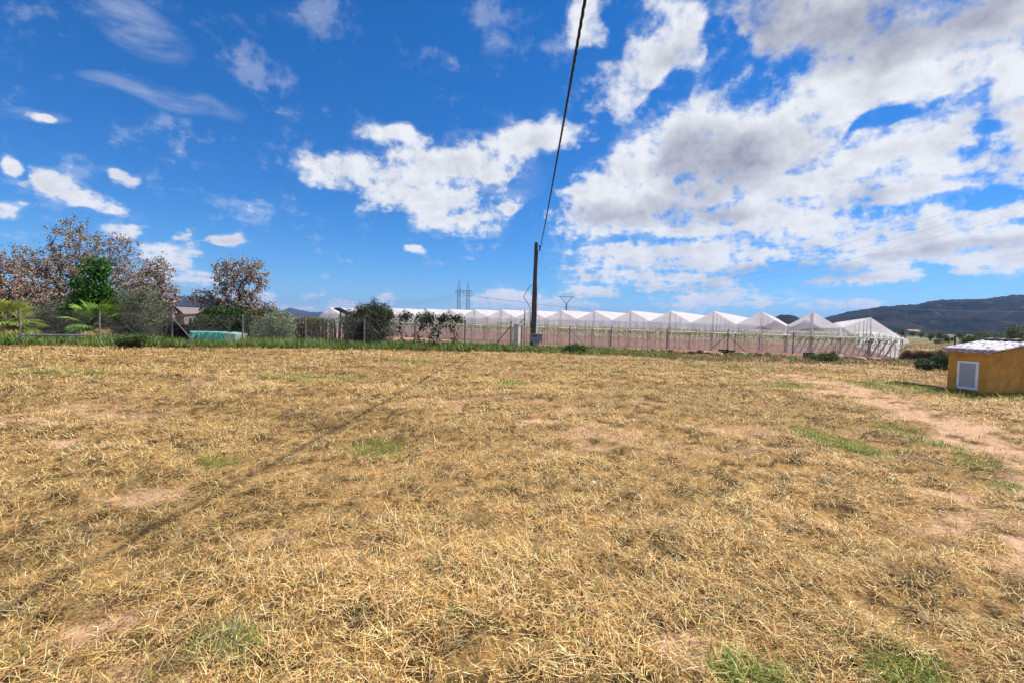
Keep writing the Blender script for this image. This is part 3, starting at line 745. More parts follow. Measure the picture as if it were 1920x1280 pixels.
# ------------------------------------------------------------------ fences
M_WIRE = surf('fence_wire', (0.30, 0.30, 0.29), 0.5, 0.1, 5, 0, metal=0.5)
M_FPOST = surf('fence_post', (0.20, 0.185, 0.165), 0.8, 0.25, 5, 0.1, stain=(0.12, 0.09, 0.07))
def build_fence(label, A, B, ts, H, braced, name='chain_link_fence'):
    A = np.array(A, float); B = np.array(B, float); Ln = float(np.hypot(*(B - A)))
    pt = lambda t: Vector((*(A + (B - A) * t), float(gz(*(A + (B - A) * t)))))
    f = thing(name, pt(0.0), label, 'fence')
    for i, t in enumerate(ts):
        p = pt(t); tall = H + (0.06 if i % 2 else 0.0)
        MB().tube(p + Vector((0, 0, -0.1)), p + Vector((0, 0, tall)), 0.04, k=8).build('post', M_FPOST, f)
    for t, sides in braced:
        p = pt(t)
        for s in sides:
            q = pt(t + s * 1.15 / Ln)
            MB().tube(p + Vector((0, -0.02, H * 0.86)), q + Vector((0, -0.02, 0)), 0.028, k=6).build('brace', M_FPOST, f)
    for z in (0.05, H * 0.5, H - 0.04):
        pts = [pt(t) + Vector((0, -0.045, z)) for t in np.linspace(min(ts), max(ts), 40)]
        MB().path(pts, 0.0045, 4).build('line_wire', M_WIRE, f)
    # the woven mesh: diagonal wires both ways
    L0, L1 = min(ts) * Ln, max(ts) * Ln
    s = np.arange(L0, L1, 0.10); mb = MB(); d3 = (B - A) / Ln
    for sg in (-1, 1):
        for u in s:
            t0, t1 = u / Ln, np.clip(u + sg * (H - 0.1), L0, L1) / Ln
            a = pt(t0) + Vector((0, -0.04, 0.05)); b_ = pt(t1) + Vector((0, -0.04, 0.05 + abs(t1 * Ln - u)))
            if (b_ - a).length > 0.05: mb.tube(a, b_, 0.0008, k=3)
    mesh = mb.build('woven_mesh', M_WIRE, f)
    mesh['kind'] = 'stuff'
    return f
build_fence('chain-link fence along the left part of the field, before the trees', FL0, FL1, [-0.08, 0.046, 0.178, 0.304, 0.433, 0.553, 0.670, 0.775, 0.883, 0.985], 1.62, ((0.304, (-1, 1)), (0.985, (-1,))))
def tpx(px):
    """parameter on the right-hand fence line of the post seen at px"""
    r = ray(px, 645); k = r.x / r.y; d = FR1 - FR0
    return float((k * FR0[1] - FR0[0]) / (d[0] - k * d[1]))
build_fence('chain-link fence on dark posts before the net greenhouse', FR0, FR1, [tpx(p) for p in (1068, 1145, 1250, 1364, 1487, 1628)], 1.42, ((tpx(1364), (-1, 1)), (tpx(1068), (1,))))

# ------------------------------------------------------------------ gate pillar, steel gate post
pb = gp(969, 656); pb.z = float(gz(pb.x, pb.y))
M_PALECONC = surf('pale_concrete', (0.58, 0.54, 0.46), 0.9, 0.12, 5, 0.25, stain=(0.34, 0.30, 0.25))
PIL = thing('gate_pillar', pb, 'pale square concrete gate pillar in the middle of the fence', 'pillar')
MB().box(pb + Vector((0, 0, 0.70)), (0.30, 0.30, 1.46), rz=R(-30)).build('shaft', M_PALECONC, PIL)
MB().box(pb + Vector((0, 0, 1.46)), (0.36, 0.36, 0.07), rz=R(-30)).build('cap', M_PALECONC, PIL)
sb = pb + Vector((0.42, 0.25, 0)); sb.z = float(gz(sb.x, sb.y))
SP = thing('gate_post', sb, 'tall thin steel post with angled arm beside the gate pillar', 'post')
MB().tube(sb + Vector((0, 0, -0.1)), sb + Vector((0, 0, 2.25)), 0.035, k=8).build('upright', M_STEEL, SP)
MB().tube(sb + Vector((0, 0, 1.85)), sb + Vector((-0.36, 0, 1.45)), 0.022, k=6).build('arm', M_STEEL, SP)
MB().tube(sb + Vector((0, 0, 2.25)), sb + Vector((0, 0, 2.33)), 0.05, 0.01, k=8).build('finial', M_STEEL, SP)
gl = pb + Vector((0.16, 0.30, 0)); gl.z = float(gz(gl.x, gl.y))
GL = thing('gate_leaf', gl, 'narrow rusty brown gate leaf swung open beside the pillar', 'gate')
gdir = Vector((0.10, 1.0, 0)).normalized()
for k in range(5):
    p = gl + gdir * (0.08 + k * 0.30)
    MB().tube(p + Vector((0, 0, 0.12)), p + Vector((0, 0, 1.40)), 0.02, k=6).build('upright', M_RUST, GL)
for z in (0.15, 0.75, 1.38):
    MB().tube(gl + Vector((0, 0, z)), gl + gdir * 1.4 + Vector((0, 0, z)), 0.03, k=6).build('rail', M_RUST, GL)
MB().slab([gl + Vector((0.02, 0, 0.18)), gl + gdir * 1.36 + Vector((0.02, 0, 0.18)), gl + gdir * 1.36 + Vector((0.02, 0, 1.34)), gl + Vector((0.02, 0, 1.34))], (0.008, 0, 0)).build('sheet', M_RUST, GL)

# ------------------------------------------------------------------ utility pole, boxes, overhead cable
pl = at(998.5, 652, 28.6); pl.z = float(gz(pl.x, pl.y))
POLE = thing('utility_pole', pl, 'tall dark utility pole with grey meter boxes at its foot', 'pole')
ptop = at(1004, 455, 28.6)
lean = Vector((0.03, 0, 0))
ZT = ptop.z
def pole_pt(z): return Vector((pl.x, pl.y, 0)) + Vector((0.05, 0, 0)) * (z / ZT) + Vector((0, 0, z))
mb = MB()
for za, zb in zip(np.linspace(-0.2, ZT, 7)[:-1], np.linspace(-0.2, ZT, 7)[1:]):
    ra = 0.17 - 0.075 * max(za, 0) / ZT; rb = 0.17 - 0.075 * zb / ZT
    for (s0, z0, s1, z1) in ((ra, za, rb, zb),):
        V = []
        for s, z in ((s0, z0), (s1, z1)):
            c = pole_pt(z); ch = s * 0.28
            V += [c + Vector(q) for q in ((-s + ch, -s, 0), (s - ch, -s, 0), (s, -s + ch, 0), (s, s - ch, 0), (s - ch, s, 0), (-s + ch, s, 0), (-s, s - ch, 0), (-s, -s + ch, 0))]
        mb.add(V, [(i, (i + 1) % 8, 8 + (i + 1) % 8, 8 + i) for i in range(8)] + [tuple(range(8, 16))])
mb.build('shaft', M_DARKCONC, POLE)
t = pole_pt(ZT)
MB().tube(t + Vector((-0.12, -0.1, -0.22)), t + Vector((0.26, -0.1, -0.22)), 0.03, k=8).build('bracket', M_DARKSTEEL, POLE)
mb = MB()
for k in range(4): mb.tube(t + Vector((0.22, -0.1, -0.26 - k * 0.07)), t + Vector((0.22, -0.1, -0.32 - k * 0.07)), 0.055, 0.035, k=8)
mb.build('insulator', M_DARKSTEEL, POLE)
MB().tube(t + Vector((-0.14, -0.12, -0.45)), t + Vector((0.14, -0.12, -0.45)), 0.02, k=6).build('band', M_DARKSTEEL, POLE)
MB().path([pole_pt(z) + Vector((0.19 - 0.04 * z / ZT, -0.10, 0)) for z in np.linspace(1.0, 2.9, 5)], 0.032, 8).build('conduit', M_WHITE, POLE)
MB().path([pole_pt(z) + Vector((0.17 - 0.03 * z / ZT + 0.05 * math.sin(z), -0.08, 0)) for z in np.linspace(2.8, ZT - 0.5, 14)], 0.016, 6).build('down_cable', M_CABLE, POLE)
q0, q1, q2 = at(997, 534, 28.5), at(981, 558, 28.4), at(994, 578, 28.5)
pts = []
for u in np.linspace(0, 1, 14):
    p = q0.lerp(q1, u / 0.55) if u < 0.55 else q1.lerp(q2, (u - 0.55) / 0.45)
    pts.append(p + Vector((-0.04 * math.sin(u * 6.3), 0, 0)))
pts.append(at(994.5, 615, 28.45))
MB().path(pts, 0.018, 6).build('slack_cable', M_CABLE, POLE)
M_BOX = surf('meter_box', (0.26, 0.265, 0.28), 0.55, 0.08, 4, 0.03, stain=(0.16, 0.15, 0.14))
bx = at(1005, 634, 28.3)
MB().box(bx, (0.72, 0.26, 0.44)).build('meter_box', M_BOX, POLE)
bxo = [o for o in POLE.children if o.name.startswith('meter_box')][0]
for k in (-1, 1):
    MB().box(bx + Vector((-0.10 + k * 0.075, -0.134, 0.13)), (0.10, 0.012, 0.085)).build('window', M_DARKSTEEL, bxo)
MB().box(bx + Vector((0.02, -0.02, 0.235)), (0.78, 0.34, 0.03)).build('lid', M_BOX, bxo)
MB().box(bx + Vector((0, 0.02, -0.42)), (0.40, 0.22, 0.42)).build('plinth', M_CONC, POLE)

def cable(name, A, B, sag, rad, label, group=None, strands=1, n=60, mat=None):
    A = Vector(A); B = Vector(B)
    f = lambda u: A.lerp(B, u) - Vector((0, 0, sag * 4 * u * (1 - u)))
    mb = MB()
    if strands == 1:
        mb.path([f(u) for u in np.linspace(0, 1, n)], rad, 5)
    else:
        L = (B - A).length; m = int(L / 0.055)
        side = (B - A).cross(Vector((0, 0, 1))).normalized()
        for s in range(strands):
            pts = []
            for u in np.linspace(0, 1, m):
                ph = 2 * math.pi * (u * L / 0.62 + s / strands)
                pts.append(f(u) + (side * math.cos(ph) + Vector((0, 0, 1)) * math.sin(ph)) * rad * 1.05)
            mb.path(pts, rad, 5)
    o = mb.build(name, mat or M_CABLE, None, smooth=strands > 1, origin=A)
    return tag(o, label, 'cable', group)
WA = t + Vector((0.22, -0.1, -0.5)); w6 = Vector((0.775, 6.0, 5.76))
WB = WA + (w6 - WA) * ((WA.y + 9.0) / (WA.y - 6.0)); WB.z = 5.9
cable('overhead_cable', WA, WB, 0.42, 0.0115, 'thick black twisted overhead cable running from the pole over the field', strands=3)

# ------------------------------------------------------------------ far power line
M_LATT = surf('lattice_steel', (0.20, 0.22, 0.24), 0.7, 0.1, 1, 0)
def build_pylon():
    d = 300.0
    b = at(868, 600, d); b.z = -1.4
    g = thing('lattice_pylon', b, 'tall twin-legged lattice pylon rising behind the greenhouse', 'pylon')
    top = at(868, 545, d).z
    r = 0.13
    for s in (-1, 1):
        mb = MB(); w0, w1 = 0.95, 0.75
        cx = b.x + s * 2.9
        n = 14; zs = np.linspace(b.z, top, n)
        cor = lambda k, z: Vector((cx + (w0 + (w1 - w0) * (z - b.z) / (top - b.z)) * (1, 1, -1, -1)[k], b.y + 0.9 * (1, -1, -1, 1)[k], z))
        for k in range(4):
            for z0, z1 in zip(zs[:-1], zs[1:]):
                mb.tube(cor(k, z0), cor(k, z1), r, k=4)
                mb.tube(cor(k, z0), cor((k + 1) % 4, z1), r * 0.6, k=4)
        mb.build('mast', M_LATT, g)
        peak = at(859 if s < 0 else 879, 524 if s < 0 else 529, d)
        mb = MB()
        for k in range(4): mb.tube(cor(k, top), Vector((cx, b.y, peak.z)), r, r * 0.5, k=4)
        mb.build('peak', M_LATT, g)
    mb = MB(); x0, x1 = b.x - 5.2, b.x + 5.6
    for zz, yy in ((top, -0.8), (top, 0.8), (top - 1.6, 0.0)):
        mb.tube(Vector((x0 if zz == top else x0 + 2, b.y + yy, zz)), Vector((x1 if zz == top else x1 - 2, b.y + yy, zz)), r, k=4)
    xs = np.linspace(x0 + 0.5, x1 - 0.5, 13)
    for k in range(12): mb.tube(Vector((xs[k], b.y, top if k % 2 else top - 1.6)), Vector((xs[k + 1], b.y, top - 1.6 if k % 2 else top)), r * 0.6, k=4)
    mb.build('crossarm', M_LATT, g)
    for x in (x0 + 0.3, b.x, x1 - 0.3):
        MB().tube(Vector((x, b.y, top - 0.1)), Vector((x, b.y, top - 2.6)), 0.16, 0.10, k=5).build('insulator', M_LATT, g)
    ys = top - 2.6
    for k, x in enumerate((x0 + 0.3, b.x, x1 - 0.3)):
        A = Vector((x, b.y, ys))
        cable('power_line', A, at(640, 568 + 5 * k, 420), 3.0, 0.045, ('upper', 'middle', 'lower')[k] + ' thin power line leading left from the lattice pylon', 'power lines of the lattice pylon', n=30, mat=M_LATT)
        cable('power_line', A, at(1640, 590 + 9 * k, 330), 6.0, 0.045, ('upper', 'middle', 'lower')[k] + ' thin power line leading right from the lattice pylon', 'power lines of the lattice pylon', n=40, mat=M_LATT)
build_pylon()
def build_vpole():
    d = 130.0
    b = at(1062, 610, d); b.z = -1.2
    g = thing('forked_pole', b, 'steel pole with a V-shaped top behind the greenhouse roof', 'pole')
    k = at(1062, 570, d); l = at(1050, 556, d); r_ = at(1074, 557, d); x = Vector((b.x, b.y, 0))
    MB().tube(b, k, 0.30, 0.20, k=8).build('shaft', M_LATT, g)
    MB().tube(k, l, 0.11, 0.08, k=6).build('arm', M_LATT, g)
    MB().tube(k, r_, 0.11, 0.08, k=6).build('arm', M_LATT, g)
    MB().tube(l + (l - r_) * 0.12, r_ + (r_ - l) * 0.12, 0.08, k=6).build('crossbar', M_LATT, g)
    for q in (l, (l + r_) / 2, r_):
        MB().tube(q, q + Vector((0, 0, 0.45)), 0.07, 0.03, k=6).build('insulator', M_WHITE, g)
    for i, q in enumerate((l, (l + r_) / 2, r_)):
        cable('overhead_line', q + Vector((0, 0, 0.45)), at(2100, 285 + 28 * i, 62), 4.5, 0.012, ('highest', 'middle', 'lowest')[i] + ' of the thin lines crossing the clouds on the right', 'thin lines from the forked pole', n=50, mat=M_LATT)
build_vpole()
tp = at(1697, 634, 95); tp.z = float(gz(tp.x, tp.y))
WP = thing('wooden_pole', tp, 'grey wooden line pole standing before the dark hill', 'pole')
tt = at(1699, 577, 95)
MB().tube(tp, tt, 0.15, 0.11, k=8).build('shaft', M_LATT, WP)
MB().tube(tt + Vector((-0.5, 0, -0.3)), tt + Vector((0.5, 0, -0.3)), 0.06, k=6).build('crossarm', M_PALEBARK, WP)
cable('pole_line', tt + Vector((0.4, 0, -0.25)), at(2150, 580, 110), 0.6, 0.03, 'thin line running right from the wooden pole', n=24, mat=M_LATT)
cable('pole_line', tt + Vector((-0.4, 0, -0.25)), at(1560, 594, 160), 0.8, 0.03, 'thin line running left from the wooden pole', n=24, mat=M_LATT)


# ------------------------------------------------------------------ trees, bushes, palms
def prisms(P0, P1, R0, R1, k=5):
    d = P1 - P0; L = np.linalg.norm(d, axis=1, keepdims=True) + 1e-9; d = d / L
    ref = np.where(np.abs(d[:, 2:3]) > 0.9, np.array([[1.0, 0, 0]]), np.array([[0, 0, 1.0]]))
    a = np.cross(d, ref); a /= np.linalg.norm(a, axis=1, keepdims=True) + 1e-9; b = np.cross(d, a)
    n = len(P0); ang = np.arange(k) * 2 * np.pi / k
    off = a[:, None, :] * np.cos(ang)[None, :, None] + b[:, None, :] * np.sin(ang)[None, :, None]
    V = np.concatenate([P0[:, None, :] + off * R0[:, None, None], P1[:, None, :] + off * R1[:, None, None]], 1).reshape(-1, 3)
    i = np.arange(k); q = np.stack([i, (i + 1) % k, k + (i + 1) % k, k + i], 1)
    Q = (np.arange(n)[:, None, None] * 2 * k + q[None]).reshape(-1, 4)
    return V, Q
def skeleton(base, lobes, n, seed, trunk_h, rtip=0.008, stems=1, surf_bias=0.4, zmin=0.2):
    """branch nodes grown from a trunk towards points spread through the crown's lobes"""
    rng = np.random.default_rng(seed)
    base = np.array(base)
    vol = np.array([l[1][0] * l[1][1] * l[1][2] for l in lobes]) ** 0.75; pick = rng.choice(len(lobes), n, p=vol / vol.sum())
    dirs = rng.normal(size=(n, 3)); dirs /= np.linalg.norm(dirs, axis=1, keepdims=True)
    rr = rng.random(n) ** surf_bias
    C = np.array([l[0] for l in lobes])[pick]; S = np.array([l[1] for l in lobes])[pick]
    pts = C + dirs * rr[:, None] * S
    pts[:, 2] = np.maximum(pts[:, 2], base[2] + zmin)
    nodes = [base]; par = [-1]; cen = pts.mean(0)
    for s in range(stems):
        prev = 0; lx = rng.normal(0, 0.10, 2) * trunk_h if stems > 1 else rng.normal(0, 0.03, 2) * trunk_h
        for k in range(1, 4):
            h = trunk_h * k / 3
            tgt = (cen[:2] - base[:2]) * 0.25 * k / 3
            nodes.append(base + np.array([lx[0] * k / 3 + tgt[0], lx[1] * k / 3 + tgt[1], h])); par.append(prev); prev = len(nodes) - 1
    top = nodes[-1]
    order = np.argsort(np.linalg.norm(pts - top, axis=1))
    arr = np.zeros((n * 3 + 20, 3)); arr[:len(nodes)] = nodes; cnt = len(nodes); tips = []
    plen = np.zeros(n * 3 + 20)
    for i in order:
        p = pts[i]
        dd = arr[1:cnt] - p; dist = np.sqrt((dd ** 2).sum(1)) + np.maximum(0, dd[:, 2]) * 0.6 + 0.45 * plen[1:cnt]
        j = int(np.argmin(dist)) + 1
        q = arr[j]; L = np.linalg.norm(p - q)
        if L > 0.45:
            mid = q + (p - q) * 0.5 + rng.normal(0, 0.10, 3) * L + np.array([0, 0, 0.06 * L])
            arr[cnt] = mid; par.append(j); plen[cnt] = plen[j] + L * 0.5; j = cnt; cnt += 1
        arr[cnt] = p; par.append(j); plen[cnt] = plen[j] + np.linalg.norm(p - arr[j]); tips.append(cnt); cnt += 1
    arr = arr[:cnt]; par = np.array(par)
    count = np.ones(cnt)
    for i in range(cnt - 1, 0, -1): count[par[i]] += count[i]
    rad = rtip * count ** 0.44
    return arr, par, rad, np.array(tips)
def px_lobes(lobes, d, deep=0.8):
    """crown lobes given as photo ellipses (px, py, rx, ry[, extra depth]) at depth d"""
    out = []
    for l in lobes:
        dd = d + (l[4] if len(l) > 4 else 0)
        c = at(l[0], l[1], dd); rx, rz = l[2] / FOC * dd, l[3] / FOC * dd
        out.append((tuple(c), (rx, max(0.4, rx * deep), rz)))
    return out
def wood(parent, arr, par, rad, mat, name='trunk', k=5):
    i = np.arange(1, len(arr))
    V, Q = prisms(arr[par[i]], arr[i], np.minimum(rad[par[i]], rad[i] * 1.8), rad[i], k)
    return mesh_np(name, V, Q.ravel(), np.arange(len(Q)) * 4, mat, parent, smooth=True)
def leaf_cards(rng, C, size, elong, col, name, parent, droop=0.0, mat=None):
    """small pointed leaf faces, each with its own turn"""
    n = len(C)
    a = rng.normal(size=(n, 3)); a[:, 2] -= droop; a /= np.linalg.norm(a, axis=1, keepdims=True)
    b = np.cross(a, rng.normal(size=(n, 3))); b /= np.linalg.norm(b, axis=1, keepdims=True) + 1e-9
    L = rng.uniform(*size, n)[:, None]; w = L * elong
    V = np.stack([C - a * L * 0.5, C + b * w * 0.5, C + a * L * 0.5, C - b * w * 0.5], 1).reshape(-1, 3)
    lo, st = quads_np(n)
    return mesh_np(name, V, lo, st, mat or M_LEAF, parent, col=np.repeat(col, 4, 0))
OCT = np.array([(1, 0, 0), (-1, 0, 0), (0, 1, 0), (0, -1, 0), (0, 0, 1), (0, 0, -1)], float)
OCF = np.array([(0, 2, 4), (2, 1, 4), (1, 3, 4), (3, 0, 4), (2, 0, 5), (1, 2, 5), (3, 1, 5), (0, 3, 5)])
def berries(C, r, col, name, parent):
    n = len(C)
    V = (C[:, None, :] + OCT[None] * r[:, None, None]).reshape(-1, 3)
    T = (np.arange(n)[:, None, None] * 6 + OCF[None]).reshape(-1, 3)
    return mesh_np(name, V, T.ravel(), np.arange(len(T)) * 3, M_LEAF, parent, col=np.repeat(col, 6, 0), smooth=True)
TAN = [(0.66, 0.51, 0.41), (0.78, 0.65, 0.54), (0.48, 0.35, 0.27), (0.30, 0.20, 0.15)]
def fruit_tree(label, px, d, lobes, n, seed, trunk_h, green=0.35, stems=1, warm=1.0):
    """nearly bare tree hung with bunches of tan berries"""
    rng = np.random.default_rng(seed)
    b = at(px, 620, d); b.z = float(gz(b.x, b.y))
    t = thing('berry_tree', b, label, 'tree')
    arr, par, rad, tips = skeleton(b, px_lobes(lobes, d), n, seed, trunk_h, 0.0065, stems, zmin=0.7)
    wood(t, arr, par, rad, M_BARK)
    # hanging bunches
    tipp = arr[4:]; nb = 10
    C = np.repeat(tipp, nb, 0) + rng.normal(0, 0.075, (len(tipp) * nb, 3)) + np.array([0, 0, -0.08])
    col = pal(rng, len(C), np.array(TAN) * np.array([warm, 1, 1]), (4, 3, 3, 2), 0.15)
    berries(C, rng.uniform(0.032, 0.062, len(C)), col, 'berry_bunches', t)
    m = int(len(tipp) * 6); k = rng.choice(len(tipp), m)
    lc = tipp[k] + rng.normal(0, 0.14, (m, 3))
    lcol = pal(rng, m, [(0.10, 0.12, 0.04), (0.16, 0.15, 0.06), (0.16, 0.11, 0.07), (0.06, 0.06, 0.035)], (2 * green * 2, 2 * green, 1.6, 2), 0.2)
    leaf_cards(rng, lc, (0.09, 0.18), 0.45, lcol, 'crown', t, 0.3)
    return t
def leafy_plant(name, label, cat, px, d, lobes, n, seed, trunk_h, cols, probs, per=40, size=(0.06, 0.11), elong=0.4, spread=0.16, stems=1, mat=None, group=None, droop=0.0, py=625, z=None, bias=0.4):
    rng = np.random.default_rng(seed)
    b = at(px, py, d); b.z = float(gz(b.x, b.y))
    t = thing(name, b, label, cat, group)
    arr, par, rad, tips = skeleton(b, px_lobes(lobes, d), n, seed, trunk_h, 0.006, stems, bias)
    wood(t, arr, par, rad, mat or M_BARK, k=4)
    src = arr[4:]; m = int(per * n * 1.25); k = rng.choice(len(src), m)
    C = src[k] + rng.normal(0, spread, (m, 3)); C[:, 2] = np.maximum(C[:, 2], b.z + 0.03)
    clump = rng.normal(1, 0.22, len(src))[k]
    col = np.clip(pal(rng, m, cols, probs) * clump[:, None], 0.005, 0.9)
    leaf_cards(rng, C, (size[0] * 1.35, size[1] * 1.5), elong * 1.35, col, 'crown', t, droop)
    return t

# tan-fruited trees on the left
fruit_tree('tallest tan-fruited tree, its bare crown highest above the green tree', 132, 32, [(140, 450, 50, 42), (85, 490, 62, 35), (205, 475, 60, 42), (140, 520, 110, 45), (255, 520, 48, 42), (45, 500, 40, 40), (165, 560, 120, 40)], 820, 3, 2.6)
fruit_tree('tan-fruited tree with thin crown between the green tree and the shed', 272, 30, [(292, 505, 30, 26), (275, 555, 55, 40), (310, 560, 24, 50), (250, 600, 50, 24), (300, 605, 36, 22)], 430, 5, 1.6)
fruit_tree('tan-fruited tree cut by the left edge of the picture', -8, 29, [(-10, 500, 45, 40), (25, 540, 55, 42), (-40, 560, 60, 55), (60, 575, 45, 40), (90, 590, 50, 25)], 420, 7, 1.6, warm=1.12)
fruit_tree('lone tan-fruited tree with forked top behind the teal tank', 438, 30, [(455, 507, 36, 26), (425, 515, 30, 28), (485, 515, 22, 24), (445, 555, 48, 30), (390, 560, 34, 18), (455, 600, 60, 34), (500, 600, 34, 34)], 560, 9, 1.7)
fruit_tree('low tan-fruited tree behind the fan palm at the left', 60, 33, [(60, 560, 75, 55), (20, 590, 60, 35), (110, 590, 60, 35)], 300, 12, 1.2, warm=1.1)
# green trees and bushes on the left
leafy_plant('broadleaf_tree', 'bright green leafy tree in front of the tan-fruited trees', 'tree', 172, 27.5, [(182, 505, 20, 22), (172, 540, 34, 30), (168, 575, 46, 28), (205, 570, 24, 24), (140, 580, 22, 22)], 190, 21, 1.3, [(0.05, 0.15, 0.018), (0.085, 0.22, 0.03), (0.03, 0.09, 0.015)], (3, 3, 2), 30, (0.09, 0.14), 0.5, 0.17)
SILVER = [(0.17, 0.19, 0.11), (0.24, 0.26, 0.16), (0.10, 0.12, 0.065), (0.30, 0.30, 0.20)]
leafy_plant('olive_bush', 'pale grey-green bush right of the bright green tree', 'bush', 262, 27, [(262, 575, 42, 45), (240, 600, 40, 28), (290, 600, 34, 28)], 150, 23, 0.7, SILVER, (4, 3, 3, 1), 60, (0.06, 0.11), 0.25, 0.18, 3, bias=0.5)
leafy_plant('olive_bush', 'grey-green bush between the two fan palms', 'bush', 98, 28, [(98, 590, 40, 34), (75, 605, 34, 22)], 110, 24, 0.6, SILVER, (4, 2, 4, 1), 50, (0.06, 0.11), 0.25, 0.18, 3, bias=0.5)
leafy_plant('olive_bush', 'pale silvery bush at the right foot of the lone tan-fruited tree', 'bush', 522, 27, [(522, 610, 26, 28), (500, 620, 26, 20), (540, 625, 12, 14)], 120, 25, 0.5, [(0.26, 0.29, 0.17), (0.34, 0.36, 0.22), (0.15, 0.18, 0.09)], (4, 3, 2), 55, (0.06, 0.10), 0.25, 0.14, 3, bias=0.5)
leafy_plant('hedge_bush', 'dark green rounded bush behind the teal tank', 'bush', 405, 27.5, [(410, 600, 34, 24), (385, 610, 22, 18), (440, 605, 30, 26)], 150, 26, 0.5, [(0.035, 0.075, 0.018), (0.06, 0.11, 0.025), (0.10, 0.13, 0.04)], (4, 3, 1), 70, (0.06, 0.11), 0.5, 0.15, 3, bias=0.45)
leafy_plant('hedge_bush', 'brown-green twiggy bush under the lone tan-fruited tree', 'bush', 478, 28.5, [(478, 612, 40, 26), (455, 605, 30, 24)], 130, 27, 0.5, [(0.05, 0.075, 0.022), (0.16, 0.13, 0.07), (0.30, 0.24, 0.14)], (4, 2, 2), 45, (0.06, 0.10), 0.4, 0.16, 3, bias=0.45)
leafy_plant('olive_bush', 'large dark grey-green bush standing alone left of the vine fence', 'bush', 692, 27.2, [(692, 605, 42, 30), (670, 615, 36, 25), (722, 612, 26, 28), (700, 590, 26, 18), (704, 574, 7, 14), (674, 586, 8, 15), (733, 592, 8, 16), (652, 602, 8, 14), (690, 576, 5, 11), (718, 580, 6, 12), (692, 628, 48, 14)], 380, 31, 0.5, [(0.085, 0.10, 0.055), (0.14, 0.15, 0.09), (0.045, 0.055, 0.03), (0.21, 0.21, 0.14)], (4, 3, 3, 1), 46, (0.07, 0.13), 0.2, 0.13, 5, bias=0.5)
leafy_plant('weed_bush', 'low green bushy weed left of the braced fence post', 'bush', 255, 21.2, [(255, 636, 24, 9), (235, 640, 18, 7)], 60, 33, 0.15, [(0.09, 0.15, 0.035), (0.13, 0.19, 0.05), (0.06, 0.10, 0.025)], (3, 2, 2), 60, (0.04, 0.08), 0.4, 0.08, 4, py=645)
leafy_plant('weed_bush', 'bushy green weed at the foot of the greenhouse fence', 'bush', 1540, 24, [(1540, 673, 22, 9), (1556, 670, 12, 9)], 60, 35, 0.15, [(0.10, 0.15, 0.045), (0.15, 0.19, 0.06), (0.07, 0.10, 0.03)], (3, 2, 2), 60, (0.04, 0.08), 0.35, 0.08, 4, py=680)
leafy_plant('weed_bush', 'small green weed clump just right of the utility pole', 'bush', 1085, 25.5, [(1085, 655, 18, 7), (1068, 657, 12, 5)], 50, 36, 0.15, [(0.08, 0.14, 0.035), (0.12, 0.18, 0.05), (0.05, 0.09, 0.025)], (3, 2, 2), 60, (0.04, 0.09), 0.4, 0.08, 4, py=660)
leafy_plant('hedge_bush', 'dark green bush at the left side of the yellow hut', 'bush', 1762, 20.5, [(1768, 679, 18, 12), (1742, 684, 26, 7)], 130, 37, 0.3, [(0.045, 0.075, 0.03), (0.07, 0.11, 0.04), (0.11, 0.13, 0.06)], (4, 3, 1), 60, (0.04, 0.08), 0.35, 0.08, 4, py=690, bias=0.5)

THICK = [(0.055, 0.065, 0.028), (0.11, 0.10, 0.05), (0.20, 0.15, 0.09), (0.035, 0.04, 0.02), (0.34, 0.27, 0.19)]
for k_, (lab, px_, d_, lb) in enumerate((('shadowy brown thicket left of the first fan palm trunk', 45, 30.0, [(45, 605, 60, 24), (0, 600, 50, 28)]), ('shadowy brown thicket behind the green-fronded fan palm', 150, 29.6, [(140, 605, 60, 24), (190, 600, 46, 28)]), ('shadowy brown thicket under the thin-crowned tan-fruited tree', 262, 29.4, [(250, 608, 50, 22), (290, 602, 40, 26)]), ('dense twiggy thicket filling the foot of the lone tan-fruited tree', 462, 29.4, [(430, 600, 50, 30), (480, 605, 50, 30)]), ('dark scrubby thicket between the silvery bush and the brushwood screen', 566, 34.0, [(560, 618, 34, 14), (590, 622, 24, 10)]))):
    leafy_plant('thicket', lab, 'thicket', px_, d_, lb, 170, 80 + k_, 0.5, THICK, (3, 3, 3, 2, 2.6), 34, (0.08, 0.13), 0.45, 0.20, 5, bias=0.45)

